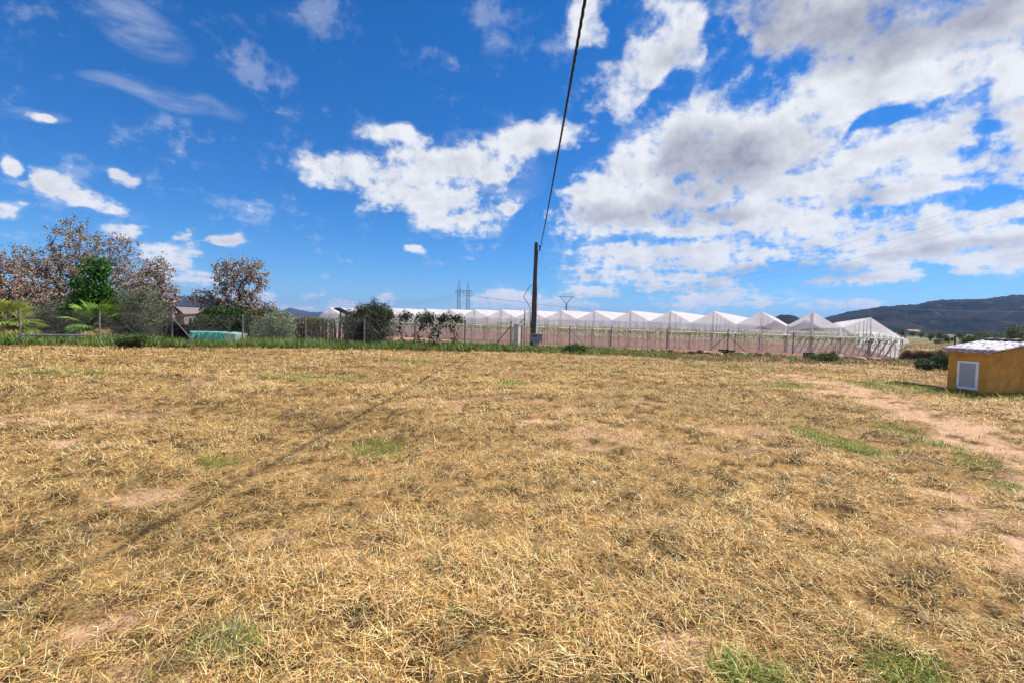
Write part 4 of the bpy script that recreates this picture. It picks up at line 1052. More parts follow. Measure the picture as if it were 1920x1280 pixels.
def fan_palm(label, px, d, py, h, n, seed, cols, size=0.62):
    rng = np.random.default_rng(seed)
    b = at(px, py, d); b.z = float(gz(b.x, b.y))
    t = thing('fan_palm', b, label, 'palm')
    mb = MB()
    zs = np.linspace(0, h, 7)
    for z0, z1 in zip(zs[:-1], zs[1:]): mb.tube(b + Vector((0, 0, z0)), b + Vector((0, 0, z1)), 0.20, 0.15, k=8)
    mb.build('trunk', M_BARK, t)
    crown = b + Vector((0, 0, h))
    protos = []
    for c in cols:
        # one fan leaf along +X: stalk and a half-round of folded leaflets
        V, loops, starts, C = [], [], [], []
        def quad(a_, b_, c_, d_, col):
            i = len(V); V.extend([a_, b_, c_, d_]); starts.append(len(loops)); loops.extend([i, i + 1, i + 2, i + 3]); C.extend([col] * 4)
        st = size * 1.0
        quad((0, -0.012, 0), (st, -0.010, 0.02), (st, 0.010, 0.02), (0, 0.012, 0), np.array(c) * 0.7)
        for k in range(17):
            an = R(-118 + k * 236 / 16); L = size * (0.95 - 0.25 * abs(k - 8) / 8) * rng.uniform(0.9, 1.08)
            ux, uy = math.cos(an), math.sin(an); sx, sy = -uy * 0.055, ux * 0.055; dz = -0.10 * L - 0.08 * rng.random()
            m_ = (st + ux * L * 0.55, uy * L * 0.55, 0.03); e_ = (st + ux * L, uy * L, dz)
            quad((st, 0, 0.02), (m_[0] + sx, m_[1] + sy, m_[2] - 0.02), e_, (m_[0] - sx, m_[1] - sy, m_[2] + 0.02), np.array(c) * rng.uniform(0.75, 1.25))
        protos.append((np.array(V, float), np.array(loops), np.array(starts), np.array(C)))
    made = {}
    for i in range(n):
        k = int(rng.choice(len(protos), p=[0.5, 0.3, 0.2][:len(protos)] / np.sum([0.5, 0.3, 0.2][:len(protos)])))
        if k not in made:
            P_, lo, s_, C_ = protos[k]
            o = mesh_np('frond', P_ + np.array(t.location), lo, s_, M_LEAF, t, col=C_)
            made[k] = o.data
        else:
            o = link('frond', made[k], t)
        el_ = rng.uniform(-0.7, 1.25)
        if k == 2: el_ = rng.uniform(-1.1, -0.3)
        o.location = (0, 0, h + rng.uniform(-0.15, 0.05)); o.rotation_euler = (rng.uniform(-0.4, 0.4), -el_, i * 2.39996)
        s = rng.uniform(0.8, 1.15); o.scale = (s, s, s)
    return t
fan_palm('fan palm with green fronds at the foot of the bright green tree', 182, 25.6, 620, 1.0, 46, 4, [(0.14, 0.25, 0.035), (0.24, 0.34, 0.06), (0.32, 0.22, 0.08)], 0.78)
fan_palm('yellow-green fan palm at the left edge behind the fence', 12, 24.6, 620, 1.0, 46, 6, [(0.30, 0.37, 0.06), (0.40, 0.42, 0.08), (0.42, 0.27, 0.07)], 0.78)

# vine on the fence (right of the big bush)
def vine(label, px0, px1, seed, n):
    rng = np.random.default_rng(seed)
    d = 26.4; a = at(px0, 600, d); b = at(px1, 600, d)
    base = Vector(((a.x + b.x) / 2, d, float(gz((a.x + b.x) / 2, d))))
    t = thing('climbing_vine', base, label, 'vine')
    mb = MB(); pts = []
    for s in range(5):
        x = a.x + (b.x - a.x) * (s + 0.5) / 5; p = Vector((x, d, base.z))
        path = [p]
        for k in range(9):
            p = p + Vector((rng.normal(0, 0.10), rng.normal(0, 0.03), 0.19)); path.append(p); pts.append(p)
        q = p
        for k in range(6):
            q = q + Vector((rng.choice([-1, 1]) * 0.14, rng.normal(0, 0.03), rng.normal(0, 0.05))); path.append(q); pts += [q, q]
        mb.path(path, 0.022, 5)
    mb.build('stem', M_BARK, t)
    P_ = np.array([q[:] for q in pts]); k = rng.choice(len(P_), n)
    C = P_[k] + rng.normal(0, 0.14, (n, 3))
    leaf_cards(rng, C, (0.09, 0.18), 0.7, pal(rng, n, [(0.05, 0.06, 0.025), (0.09, 0.10, 0.04), (0.16, 0.14, 0.07)], (3, 3, 1)), 'leaves', t)
vine('straggling dark vine climbing the fence right of the big bush', 752, 858, 41, 1700)

# overgrown brushwood screen between silvery bush and big bush
def brush_screen():
    rng = np.random.default_rng(51)
    d = 29.0; a = at(577, 600, d); b = at(648, 600, d)
    base = Vector((a.x, d, float(gz(a.x, d))))
    t = thing('brushwood_screen', base, 'brown brushwood screen overgrown with green, left of the big bush', 'screen')
    zt = at(600, 597, d).z
    for k in range(46):
        x = a.x + (b.x - a.x) * k / 45
        MB().tube(Vector((x, d + rng.normal(0, 0.05), base.z)), Vector((x + rng.normal(0, 0.08), d + rng.normal(0, 0.05), base.z + (zt - base.z) * rng.uniform(0.72, 1.0))), 0.035, 0.02, k=5).build('reed_bundle', surf_cache[k % 3], t)
    n = 1500; x = a.x + rng.random(n) ** 1.4 * (b.x - a.x) * 0.75
    z = zt - np.abs(rng.normal(0, 0.30, n)); C = np.stack([x, d - 0.1 + rng.normal(0, 0.12, n), z], 1)
    leaf_cards(rng, C, (0.06, 0.12), 0.5, pal(rng, n, [(0.14, 0.17, 0.04), (0.10, 0.12, 0.035), (0.20, 0.17, 0.07)], (3, 2, 2)), 'creeper', t)
surf_cache = [surf('reed_%s' % q, c, 0.9, 0.25, 10, 0.1) for q, c in (('brown', (0.11, 0.075, 0.05)), ('tan', (0.23, 0.165, 0.11)), ('dark', (0.05, 0.036, 0.028)))]
brush_screen()

# far trees on the plain to the right: one built, the rest copied with their parts
def far_trees():
    rng = np.random.default_rng(60)
    spots = [(548, 606, 62, 1.0), (568, 607, 75, 1.1), (590, 608, 70, 0.9), (1820, 628, 75, 1.0), (1850, 622, 88, 1.25), (1885, 628, 80, 1.0), (1925, 618, 70, 1.6), (1780, 630, 120, .8), (1745, 629, 150, 1.0), (1765, 628, 170, 1.2), (1800, 626, 190, 1.3), (1840, 627, 160, 1.3), (1870, 627, 210, 1.5), (1905, 628, 140, 1.2), (1728, 629, 210, 1.1), (1690, 629, 230, 1.2), (1760, 631, 95, .6), (1955, 625, 100, 1.5), (1712, 630, 260, 1.3)]
    protos = []
    for k, (cols, lab) in enumerate((([(0.11, 0.14, 0.06), (0.17, 0.19, 0.09), (0.07, 0.09, 0.04)], 'grey-green tree on the plain below the dark hill'), ([(0.06, 0.10, 0.03), (0.10, 0.14, 0.045), (0.035, 0.06, 0.02)], 'dark green tree on the plain below the dark hill'))):
        t = thing('field_tree', (0, 0, 0), lab, 'tree', 'trees on the plain below the hill')
        arr, par, rad, tips = skeleton((0, 0, 0), [((0, 0, 1.6), (1.6, 1.5, 1.0)), ((0.8, 0, 1.9), (1.0, 1.0, 0.9))], 90, 70 + k, 0.7, 0.012)
        wood(t, arr, par, rad, M_BARK, k=4)
        C = arr[rng.choice(len(arr), 2600)] + rng.normal(0, 0.22, (2600, 3))
        leaf_cards(rng, C, (0.14, 0.26), 0.45, pal(rng, 2600, cols, (3, 2, 2)), 'crown', t)
        protos.append(t)
    used = set()
    for i, (px, py, d, s) in enumerate(spots):
        k = i % 2
        o = protos[k] if k not in used else copy_tree(protos[k])
        used.add(k)
        p = at(px, py, d); o.location = (p.x, p.y, float(gz(p.x, p.y)) - 0.05)
        o.scale = (s, s, s * rng.uniform(0.8, 1.1)); o.rotation_euler = (0, 0, rng.uniform(0, 6.3))
        tone = ('grey-green', 'dark green')[k]; ORD = ('leftmost', 'second from left', 'third from left', 'fourth from left', 'fifth from left', 'sixth from left', 'seventh from left', 'eighth from left', 'ninth from left', 'tenth from left', 'eleventh from left', 'twelfth from left', 'thirteenth from left', 'fourteenth from left', 'fifteenth from left', 'rightmost')
        if px < 700: o['label'] = ('leftmost', 'middle', 'rightmost')[i] + ' of the three low trees below the distant pointed mountain'; o['group'] = 'low trees below the distant mountain'
        else: o['label'] = '%s tree, %s of those on the plain below the dark hill' % (tone, ORD[sorted(q[0] for q in spots[3:]).index(px)]); o['group'] = 'trees on the plain below the hill'
far_trees()


# ------------------------------------------------------------------ shed, tank, rail, solar panel on the left
M_TIMBER = surf('dark_timber', (0.060, 0.038, 0.028), 0.9, 0.3, 6, 0.2)
M_SHEETROOF = surf('brown_roof_sheet', (0.055, 0.040, 0.036), 1.0, 0.2, 4, 0.1, spec=0.0)
M_PALEROOF = surf('pale_roof_sheet', (0.20, 0.165, 0.15), 0.8, 0.15, 4, 0.1)
def build_shed():
    d = 28.4
    l, r_ = at(306, 620, d), at(384, 620, d)
    zg = float(gz(l.x, d)); W_ = r_.x - l.x
    t = thing('shed', (l.x, d, zg), 'low dark timber shed with a sloping brown roof between the trees', 'shed')
    zl, zr_ = at(306, 604, d).z, at(384, 589, d).z
    # back and side walls of upright boards, the front open
    nb = 16
    for k in range(nb):
        x = l.x + W_ * (k + 0.5) / nb; zt = zl + (zr_ - zl) * (k + 0.5) / nb - 0.12
        MB().box((x, d + 2.2, (zg + zt) / 2), (W_ / nb - 0.015, 0.03, zt - zg)).build('board', M_TIMBER, t)
    for k in range(9):
        y = d + 0.15 + k * 0.25
        MB().box((r_.x - 0.05, y, (zg + zr_) / 2 - 0.08), (0.03, 0.235, zr_ - zg - 0.16)).build('board', M_TIMBER, t)
        MB().box((l.x + 0.05, y, (zg + zl) / 2 - 0.08), (0.03, 0.235, zl - zg - 0.16)).build('board', M_TIMBER, t)
    for k in range(4):
        x = l.x + 0.10 + (W_ - 0.2) * k / 3; zt = zl + (zr_ - zl) * k / 3 - 0.10
        MB().box((x, d, (zg + zt) / 2), (0.10, 0.10, zt - zg)).build('post', M_TIMBER, t)
    ns = 6
    for k in range(ns):
        u0, u1 = k / ns - 0.02, (k + 1) / ns
        a = Vector((l.x - 0.2 + (W_ + 0.4) * u0, 0, zl + (zr_ - zl) * u0 + 0.012 * (k % 2))); b = Vector((l.x - 0.2 + (W_ + 0.4) * u1, 0, zl + (zr_ - zl) * u1 + 0.012 * (k % 2)))
        MB().slab([(a.x, d - 0.35, a.z), (b.x, d - 0.35, b.z), (b.x, d + 2.5, b.z + 0.42), (a.x, d + 2.5, a.z + 0.42)], (0, 0, 0.03)).build('roof_sheet', M_SHEETROOF, t)
    # the pale gable roof of the building just behind
    d2 = 37.0
    a, b, c = at(320, 588, d2), at(333, 577, d2), at(345, 588, d2); z2 = float(gz(a.x, d2))
    t2 = thing('outbuilding', (b.x, d2, z2), 'small outbuilding with pale gable roof behind the dark shed', 'building')
    MB().slab([(a.x, d2, z2), (c.x, d2, z2), (c.x, d2, c.z), (b.x, d2, b.z - 0.05), (a.x, d2, a.z)], (0, 3.0, 0)).build('wall', M_PALEROOF, t2)
    for p, q in ((a, b), (c, b)):
        e = (p - q) * 0.15
        MB().slab([p + e + Vector((0, -0.2, 0)), q + Vector((0, -0.2, 0)), q + Vector((0, 3.2, 0)), p + e + Vector((0, 3.2, 0))], (0, 0, 0.06)).build('roof_slope', M_PALEROOF, t2)
build_shed()
M_TEAL = surf('teal_tarpaulin', (0.035, 0.40, 0.30), 0.45, 0.22, 2.5, 0.3, spec=0.4, stain=(0.12, 0.50, 0.44), stain_scale=1.0)
M_TEALSIDE = surf('grey_tank_side', (0.26, 0.34, 0.30), 0.7, 0.15, 4, 0.1)
def build_tank():
    d = 25.2
    a, b = at(355, 640, d), at(421, 640, d); zg = float(gz(a.x, d)); zt = at(390, 622.5, d).z
    t = thing('covered_tank', ((a.x + b.x) / 2, d, zg), 'low tank under a shiny teal tarpaulin by the fence', 'tank')
    nx = 26; prof = [(-0.10, 0.02), (0.0, 0.30), (0.02, 0.62), (0.10, 0.96), (0.45, 1.0), (0.8, 0.93), (1.2, 0.98), (1.55, 0.95), (1.62, 0.5), (1.66, 0.02)]
    V = []; Fs = []
    rng = np.random.default_rng(2)
    fold = rng.normal(0, 0.035, nx + 1)
    for i in range(nx + 1):
        u = i / nx; x = a.x + (b.x - a.x) * u
        for j, (y, z) in enumerate(prof):
            V.append((x + 0.03 * math.sin(j * 1.7 + i), d + y + fold[i] * (1.4 if j < 4 else 0.4), zg + (zt - zg) * (z + 0.03 * math.sin(i * 0.9 + j) * (z > 0.5))))
    m = len(prof)
    for i in range(nx):
        for j in range(m - 1): Fs.append((i * m + j, (i + 1) * m + j, (i + 1) * m + j + 1, i * m + j + 1))
    Fs += [tuple(range(m)), tuple(nx * m + j for j in range(m - 1, -1, -1))]
    MB().add(V, Fs).build('tarpaulin', M_TEAL, t, smooth=False)
    c = at(440, 640, d + 0.2)
    MB().slab([(b.x - 0.02, d + 0.02, zg), (c.x, d + 0.25, zg), (c.x, d + 0.25, zt - 0.10), (b.x - 0.02, d + 0.02, zt - 0.02)], (0.0, 1.2, 0)).build('end_panel', M_TEALSIDE, t)
    MB().tube((a.x, d + 0.06, zt + 0.01), (b.x, d + 0.06, zt + 0.01), 0.02, k=6).build('rope', M_WHITE, t)
build_tank()
def build_rail():
    a, b = at(38, 628, 22.4), at(172, 629, 23.4)
    za = float(gz(a.x, a.y))
    t = thing('low_rail', (a.x, a.y, za), 'long pale rail on short splayed legs in the weeds at the left', 'rail')
    MB().tube(a, b, 0.045, k=8).build('beam', M_STEEL, t)
    for u in (0.06, 0.72):
        p = a.lerp(b, u); z = float(gz(p.x, p.y))
        for s in (-1, 1): MB().tube(p, Vector((p.x + s * 0.22, p.y + 0.1 * s, z)), 0.03, k=6).build('leg', M_WHITE, t)
build_rail()
M_CRATE0 = surf('black_frame', (0.02, 0.02, 0.022), 0.9, 0.1, 5, 0, spec=0.05)
M_PANEL = surf('solar_glass', (0.012, 0.014, 0.02), 0.9, 0.2, 5, 0.0, spec=0.05)
def build_solar():
    d = 29.5
    a, b = at(626, 579, d), at(664, 597, d)
    zg = float(gz(a.x, d))
    t = thing('solar_panel', ((a.x + b.x) / 2, d, zg), 'dark slanted solar panel on posts behind the big bush', 'solar panel')
    dr = (b - a).normalized(); up = Vector((-dr.z, 0, dr.x))
    MB().slab([a, b, b + Vector((0, 1.0, 0.05)), a + Vector((0, 1.0, 0.05))], up * 0.05).build('panel', M_PANEL, t)
    MB().slab([a - up * 0.02 - dr * 0.03, b - up * 0.02 + dr * 0.03, b - up * 0.02 + dr * 0.03 + Vector((0, 1.05, 0.05)), a - up * 0.02 - dr * 0.03 + Vector((0, 1.05, 0.05))], up * 0.018).build('frame', M_CRATE0, t)
    for px in (634, 645):
        p = at(px, 600, d); ft = (p.x - a.x) / (b.x - a.x); zt = a.z + (b.z - a.z) * ft
        MB().tube((p.x, d + 0.4, zg), (p.x, d + 0.4, zt - 0.02), 0.055, k=8).build('post', M_CONC, t)
build_solar()

# ------------------------------------------------------------------ stones, blocks and crates at the foot of the right-hand fence
M_STONE = [surf('rust_stone', (0.24, 0.115, 0.07), 0.95, 0.3, 9, 0.5), surf('pale_stone', (0.40, 0.27, 0.19), 0.95, 0.25, 9, 0.5), surf('dark_stone', (0.085, 0.055, 0.042), 0.95, 0.3, 9, 0.5)]
def stone(c, s, seed, mat, label, cat='stone', group=None):
    rng = np.random.default_rng(seed)
    import bmesh
    bm = bmesh.new(); bmesh.ops.create_icosphere(bm, subdivisions=2, radius=1.0)
    ax = rng.normal(size=(7, 3)); ax /= np.linalg.norm(ax, axis=1, keepdims=True); cut = rng.uniform(0.5, 0.85, 7)
    for v in bm.verts:
        p = np.array(v.co)
        for n_, q in zip(ax, cut):
            e = p @ n_ - q
            if e > 0: p = p - n_ * e
        p = p * (1 + rng.normal(0, 0.03))
        v.co = Vector((p[0] * s[0], p[1] * s[1], p[2] * s[2]))
    me = bpy.data.meshes.new('stone'); bm.to_mesh(me); bm.free(); me.materials.append(mat)
    o = link('stone', me); o.location = Vector(c) + Vector((0, 0, s[2] * 0.45)); o.rotation_euler = (0, 0, rng.uniform(0, 6.3))
    return tag(o, label, cat, group)
STRETCH = ['just right of the utility pole', 'below the second post of the greenhouse fence', 'left of the third post of the greenhouse fence', 'right of the third post of the greenhouse fence', 'left of the braced post of the greenhouse fence', 'right of the braced post of the greenhouse fence', 'left of the last post of the greenhouse fence', 'by the right end of the greenhouse']
def build_stones():
    rng = np.random.default_rng(17)
    px = np.concatenate([np.linspace(1108, 1140, 5), np.linspace(1163, 1195, 6), np.linspace(1200, 1335, 20), np.linspace(1338, 1352, 3), np.linspace(1375, 1470, 7), np.linspace(1560, 1680, 12)])
    for k, p in enumerate(px):
        py = np.interp(p, [1100, 1190, 1330, 1470, 1680], [656, 657, 663, 667, 674]) + rng.uniform(-1.0, 2.5)
        d = np.interp(p, [1100, 1330, 1680], [28.8, 28.2, 27.0]) + rng.uniform(-0.8, 0.8)
        q = at(p + rng.uniform(-3, 3), py, d); q.z = float(gz(q.x, q.y))
        m = int(rng.choice(3, p=[.5, .2, .3])); s = rng.uniform(0.10, 0.26)
        stone(q, (s * rng.uniform(1.0, 1.9), s, s * rng.uniform(0.6, 0.95)), 100 + k, M_STONE[m],
              '%s %s rubble stone %s' % (('flat', 'lumpy')[int(s > 0.18)], ('rust-red', 'pale', 'dark brown')[m], STRETCH[int(np.searchsorted((1145, 1197, 1250, 1300, 1364, 1487, 1600), p))]), group='rubble along the greenhouse fence')
    w = gp(1113, 907); w.z = float(gz(w.x, w.y))
    stone(w, (0.035, 0.025, 0.018), 300, surf('chalk_stone', (0.75, 0.72, 0.66), 0.9, 0.1, 20, 0.2), 'small white stone lying in the mown straw')
build_stones()
M_CRATE = surf('black_plastic', (0.022, 0.020, 0.022), 0.55, 0.2, 5, 0.05)
def crate(px, py, d, w, h, label):
    p = at(px, py, d); p.z = float(gz(p.x, p.y))
    t = thing('crate', p, label, 'crate')
    for s in (-1, 1):
        for k in range(3):
            z = p.z + h * (0.17 + 0.33 * k)
            MB().box(p + Vector((0, s * w * 0.35, z - p.z)), (w, 0.02, h * 0.24)).build('slat', M_CRATE, t)
            MB().box(p + Vector((s * w * 0.5, 0, z - p.z)), (0.02, w * 0.68, h * 0.24)).build('slat', M_CRATE, t)
        for q in (-1, 1): MB().box(p + Vector((s * (w * 0.5 - 0.03), q * (w * 0.35 - 0.03), h / 2)), (0.035, 0.035, h)).build('corner_post', M_CRATE, t)
    MB().box(p + Vector((0, 0, 0.02)), (w - 0.03, w * 0.66, 0.02)).build('base', M_CRATE, t)
crate(1357, 663, 28.6, 0.50, 0.32, 'black crate left of the braced post of the greenhouse fence')
crate(1370, 663, 28.4, 0.40, 0.28, 'black crate right of the braced post of the greenhouse fence')
crate(1517, 667, 27.5, 0.50, 0.30, 'black crate standing alone near the last posts of the greenhouse fence')

# ------------------------------------------------------------------ yellow hut on the right
M_OCHRE = surf('ochre_render', (0.55, 0.285, 0.062), 0.92, 0.14, 3.5, 0.5, stain=(0.27, 0.14, 0.04), stain_scale=2.6)
M_TILE = [surf('limed_tile_%d' % k, c, 0.85, 0.12, 14, 0.25, stain=(0.33, 0.27, 0.30), stain_scale=5) for k, c in enumerate(((0.66, 0.62, 0.66), (0.56, 0.50, 0.55), (0.72, 0.69, 0.72)))]
M_HATCH = surf('grey_hatch_panel', (0.36, 0.38, 0.43), 0.5, 0.06, 4, 0.03)
def build_hut():
    c0 = gp(1850, 742.5); c0.z = 0                                        # near corner
    u = Vector((0.96, 0.28, 0)).normalized(); v = Vector((-0.28, 0.96, 0)).normalized()     # along the right face, and back along the hatch face
    WL, DP = 2.9, 0.92
    t = thing('pump_hut', (c0.x, c0.y, 0), 'small ochre-yellow hut with white tiled roof at the right edge', 'hut')
    ze, zr = 1.13, 1.355; half = 1.62                                      # eaves, ridge, distance from eaves to ridge
    P_ = lambda a, b, z: c0 + u * a + v * b + Vector((0, 0, z))
    # walls: a gabled prism with the ridge running back along v
    front = [P_(0, 0, -0.15), P_(WL + 0.34, 0, -0.15), P_(WL + 0.34, 0, ze), P_(half, 0, zr), P_(0, 0, ze)]
    wall = MB().slab(front, v * DP).build('wall', M_OCHRE, t)
    # barrel tiles in courses, each its own piece
    seg = 7
    sl = math.atan2(zr - ze, half); Ls = math.hypot(zr - ze, half) + 0.10
    def tile_mesh(r, L, cover):
        V = []; Fs = []
        for e in (0, 1):
            rr = r * (1.0 if e == 0 else 0.86)
            for thick in (0, 0.012):
                for k in range(seg + 1):
                    a = math.pi * k / seg
                    y = math.cos(a) * (rr - thick); z = math.sin(a) * (rr - thick) * 0.8
                    V.append((e * L, y, z if cover else -z))
        n = seg + 1
        for k in range(seg):
            Fs += [(k, k + 1, 2 * n + k + 1, 2 * n + k), (n + k, 3 * n + k, 3 * n + k + 1, n + k + 1), (k, n + k, n + k + 1, k + 1), (2 * n + k, 2 * n + k + 1, 3 * n + k + 1, 3 * n + k)]
        Fs += [(0, 2 * n, 3 * n, n), (seg, n + seg, 3 * n + seg, 2 * n + seg)]
        me = bpy.data.meshes.new('tile'); me.from_pydata(V, [], Fs)
        me.polygons.foreach_set('use_smooth', [True] * len(Fs)); me.update()
        return me
    rng = np.random.default_rng(4)
    cov = [tile_mesh(0.085, 0.42, True) for _ in range(3)]; pan = [tile_mesh(0.085, 0.42, False) for _ in range(3)]
    for ms in (cov, pan):
        for k in range(3): ms[k].materials.append(M_TILE[k])
    for side in (0, 1):
        ax = u if side == 0 else -u
        org = P_(-0.06, 0, ze - 0.005) if side == 0 else P_(2 * half + 0.10, 0, ze - 0.005)
        slope_dir = (ax * math.cos(sl) + Vector((0, 0, math.sin(sl)))).normalized()
        nrm = (-ax * math.sin(sl) + Vector((0, 0, math.cos(sl)))).normalized()
        lat = nrm.cross(slope_dir)
        ncol = 8; wcol = (DP + 0.16) / (ncol - 1); ncourse = 5; st = Ls / ncourse
        for i in range(ncol):
            for j in range(ncourse):
                for kind in (0, 1):
                    if kind == 1 and i == ncol - 1: continue
                    b = -0.08 + i * wcol + (wcol / 2 if kind else 0)
                    pos = org + v * b + slope_dir * (j * st - 0.02) + nrm * (0.045 if kind == 0 else 0.085) + nrm * (0.012 if kind == 0 else -0.0) 
                    m_ = int(rng.integers(3)); o = link('roof_tile', (cov if kind == 0 else pan)[m_], t)
                    rot = Matrix((slope_dir, lat, nrm)).transposed()
                    rot = rot @ Matrix.Rotation(rng.normal(0, 0.02), 3, 'Z') @ Matrix.Rotation(R(-1.8), 3, 'Y')
                    o.matrix_local = Matrix.Translation(pos - t.location + nrm * rng.normal(0, 0.004)) @ rot.to_4x4()
    # dark ridge caps
    for k in range(4):
        a = P_(half, -0.10 + k * 0.29, zr + 0.115); b = a + v * 0.31
        mb = MB(); V = []; Fs = []
        for p, rr in ((a, 0.12), (b, 0.105)):
            for q in range(seg + 1):
                an = math.pi * q / seg; V.append(p + u * math.cos(an) * rr + Vector((0, 0, math.sin(an) * rr * 0.8 - 0.03)))
        for q in range(seg): Fs.append((q, q + 1, seg + 2 + q, seg + 1 + q))
        o = mb.add(V, Fs).build('ridge_tile', M_DARKSTEEL, t, smooth=True)
        sm = o.modifiers.new('thickness', 'SOLIDIFY'); sm.thickness = 0.014
    # mortar bed under the eaves tiles
    MB().slab([P_(-0.06, -0.05, ze - 0.05), P_(-0.003, -0.05, ze - 0.05), P_(-0.003, -0.05, ze + 0.02), P_(-0.03, -0.05, ze + 0.0)], v * (DP + 0.10)).build('eaves_bed', M_OCHRE, t)
    # white-framed hatch in the end wall
    def on(b, z, out): return P_(-out, b, z)
    b0, b1, z0, z1 = 0.20, 0.68, 0.13, 0.90; fr = 0.055
    panel = MB().slab([on(b0 + fr, z0 + fr, 0.010), on(b1 - fr, z0 + fr, 0.010), on(b1 - fr, z1 - fr, 0.010), on(b0 + fr, z1 - fr, 0.010)], -u * 0.008).build('hatch', M_HATCH, t)
    for (p0, p1, q0, q1) in ((b0, b1, z0, z0 + fr), (b0, b1, z1 - fr, z1), (b0, b0 + fr, z0 + fr, z1 - fr), (b1 - fr, b1, z0 + fr, z1 - fr)):
        MB().slab([on(p0, q0, 0.002), on(p1, q0, 0.002), on(p1, q1, 0.002), on(p0, q1, 0.002)], -u * 0.035).build('frame', M_WHITE, panel)
    MB().path([on(b1 - 0.02, 0.42 + 0.02 * k, 0.03 + 0.02 * math.sin(k / 8 * math.pi)) for k in range(9)], 0.010, 6).build('handle', M_WHITE, panel)
    # low slab wall running left from the hut
    a, b = gp(1676, 721), c0 + v * (DP + 0.02) + u * 0.05; a.z = float(gz(a.x, a.y)); b.z = 0
    w = thing('low_slab_wall', (a.x, a.y, a.z), 'low brown slab edging running left from the yellow hut', 'wall')
    m_ = surf('brown_slab', (0.17, 0.09, 0.06), 0.95, 0.25, 6, 0.3); dr = (b - a); n = 5
    for k in range(n):
        p, q = a + dr * (k / n + 0.004), a + dr * ((k + 1) / n - 0.004); s = Vector((-dr.y, dr.x, 0)).normalized() * 0.22
        MB().slab([p - Vector((0, 0, 0.1)), q - Vector((0, 0, 0.1)), q + s - Vector((0, 0, 0.1)), p + s - Vector((0, 0, 0.1))], (0, 0, 0.20 + 0.012 * (k % 2))).build('slab', m_, w)
    # weeds against the hut
    n = 3600; rng = np.random.default_rng(9)
    a_ = rng.random(n); side = rng.random(n) < 0.5
    A3, U3, V3 = np.array(c0), np.array(u), np.array(v)
    p = np.where(side[:, None], A3 + U3 * (a_ * 2.6)[:, None] - V3 * np.abs(rng.normal(0.03, 0.16, n))[:, None], A3 + V3 * (a_ * 2.4)[:, None] - U3 * np.abs(rng.normal(0.03, 0.22, n))[:, None])
    p[:, 2] = gz(p[:, 0], p[:, 1])
    col = pal(rng, n, [(0.12, 0.19, 0.04), (0.20, 0.25, 0.05), (0.07, 0.12, 0.03), (0.36, 0.28, 0.06)], (3, 3, 2, 0.8))
    o = blades(p, rng.uniform(0, 6.3, n), rng.uniform(0.5, 1.4, n), rng.uniform(0.05, 0.17, n), rng.uniform(0.006, 0.014, n), rng.normal(0.5, 0.3, n), col, 'hut_weeds', M_LEAF)
    tag(o, 'green weeds growing along the foot of the yellow hut', 'weeds', kind='stuff')
build_hut()
gpst = at(1791, 652, 24); gpst.z = float(gz(gpst.x, gpst.y))
GP = thing('marker_post', gpst, 'dark green post behind the roof of the yellow hut', 'post')
MB().tube(gpst, at(1791, 631, 24), 0.04, k=8).build('upright', surf('green_paint', (0.035, 0.075, 0.05), 0.6, 0.15, 5, 0.05), GP)
MB().tube(at(1791, 631.5, 24), at(1791, 630, 24), 0.048, 0.03, k=8).build('cap', M_DARKSTEEL, GP)

# far farmhouse
def build_farmhouse():
    d = 330.0
    a, b = at(1706, 627, d), at(1726, 627, d); zg = float(gz(a.x, d)) - 0.3; zt = at(1716, 621.5, d).z; zr = at(1716, 618.5, d).z
    t = thing('farmhouse', ((a.x + b.x) / 2, d, zg), 'far small pale farmhouse at the foot of the dark hill', 'house')
    m1 = surf('pale_render', (0.50, 0.42, 0.36), 0.9, 0.1, 1, 0); m2 = surf('clay_roof', (0.34, 0.24, 0.19), 0.9, 0.15, 1, 0)
    MB().slab([(a.x, d, zg), (b.x, d, zg), (b.x, d, zt), (a.x, d, zt)], (0, 6, 0)).build('wall', m1, t)
    for s in (0, 1):
        y0, y1 = (d - 0.4, d + 3) if s == 0 else (d + 6.4, d + 3)
        MB().slab([(a.x - 0.3, y0, zt - 0.1), (b.x + 0.3, y0, zt - 0.1), (b.x + 0.3, y1, zr), (a.x - 0.3, y1, zr)], (0, 0, 0.15)).build('roof_slope', m2, t)
    for k in range(3):
        x = a.x + (b.x - a.x) * (0.2 + 0.3 * k)
        MB().box((x, d - 0.03, zg + (zt - zg) * 0.55), (0.9, 0.06, 1.0)).build('window', M_DARKSTEEL, t)
build_farmhouse()

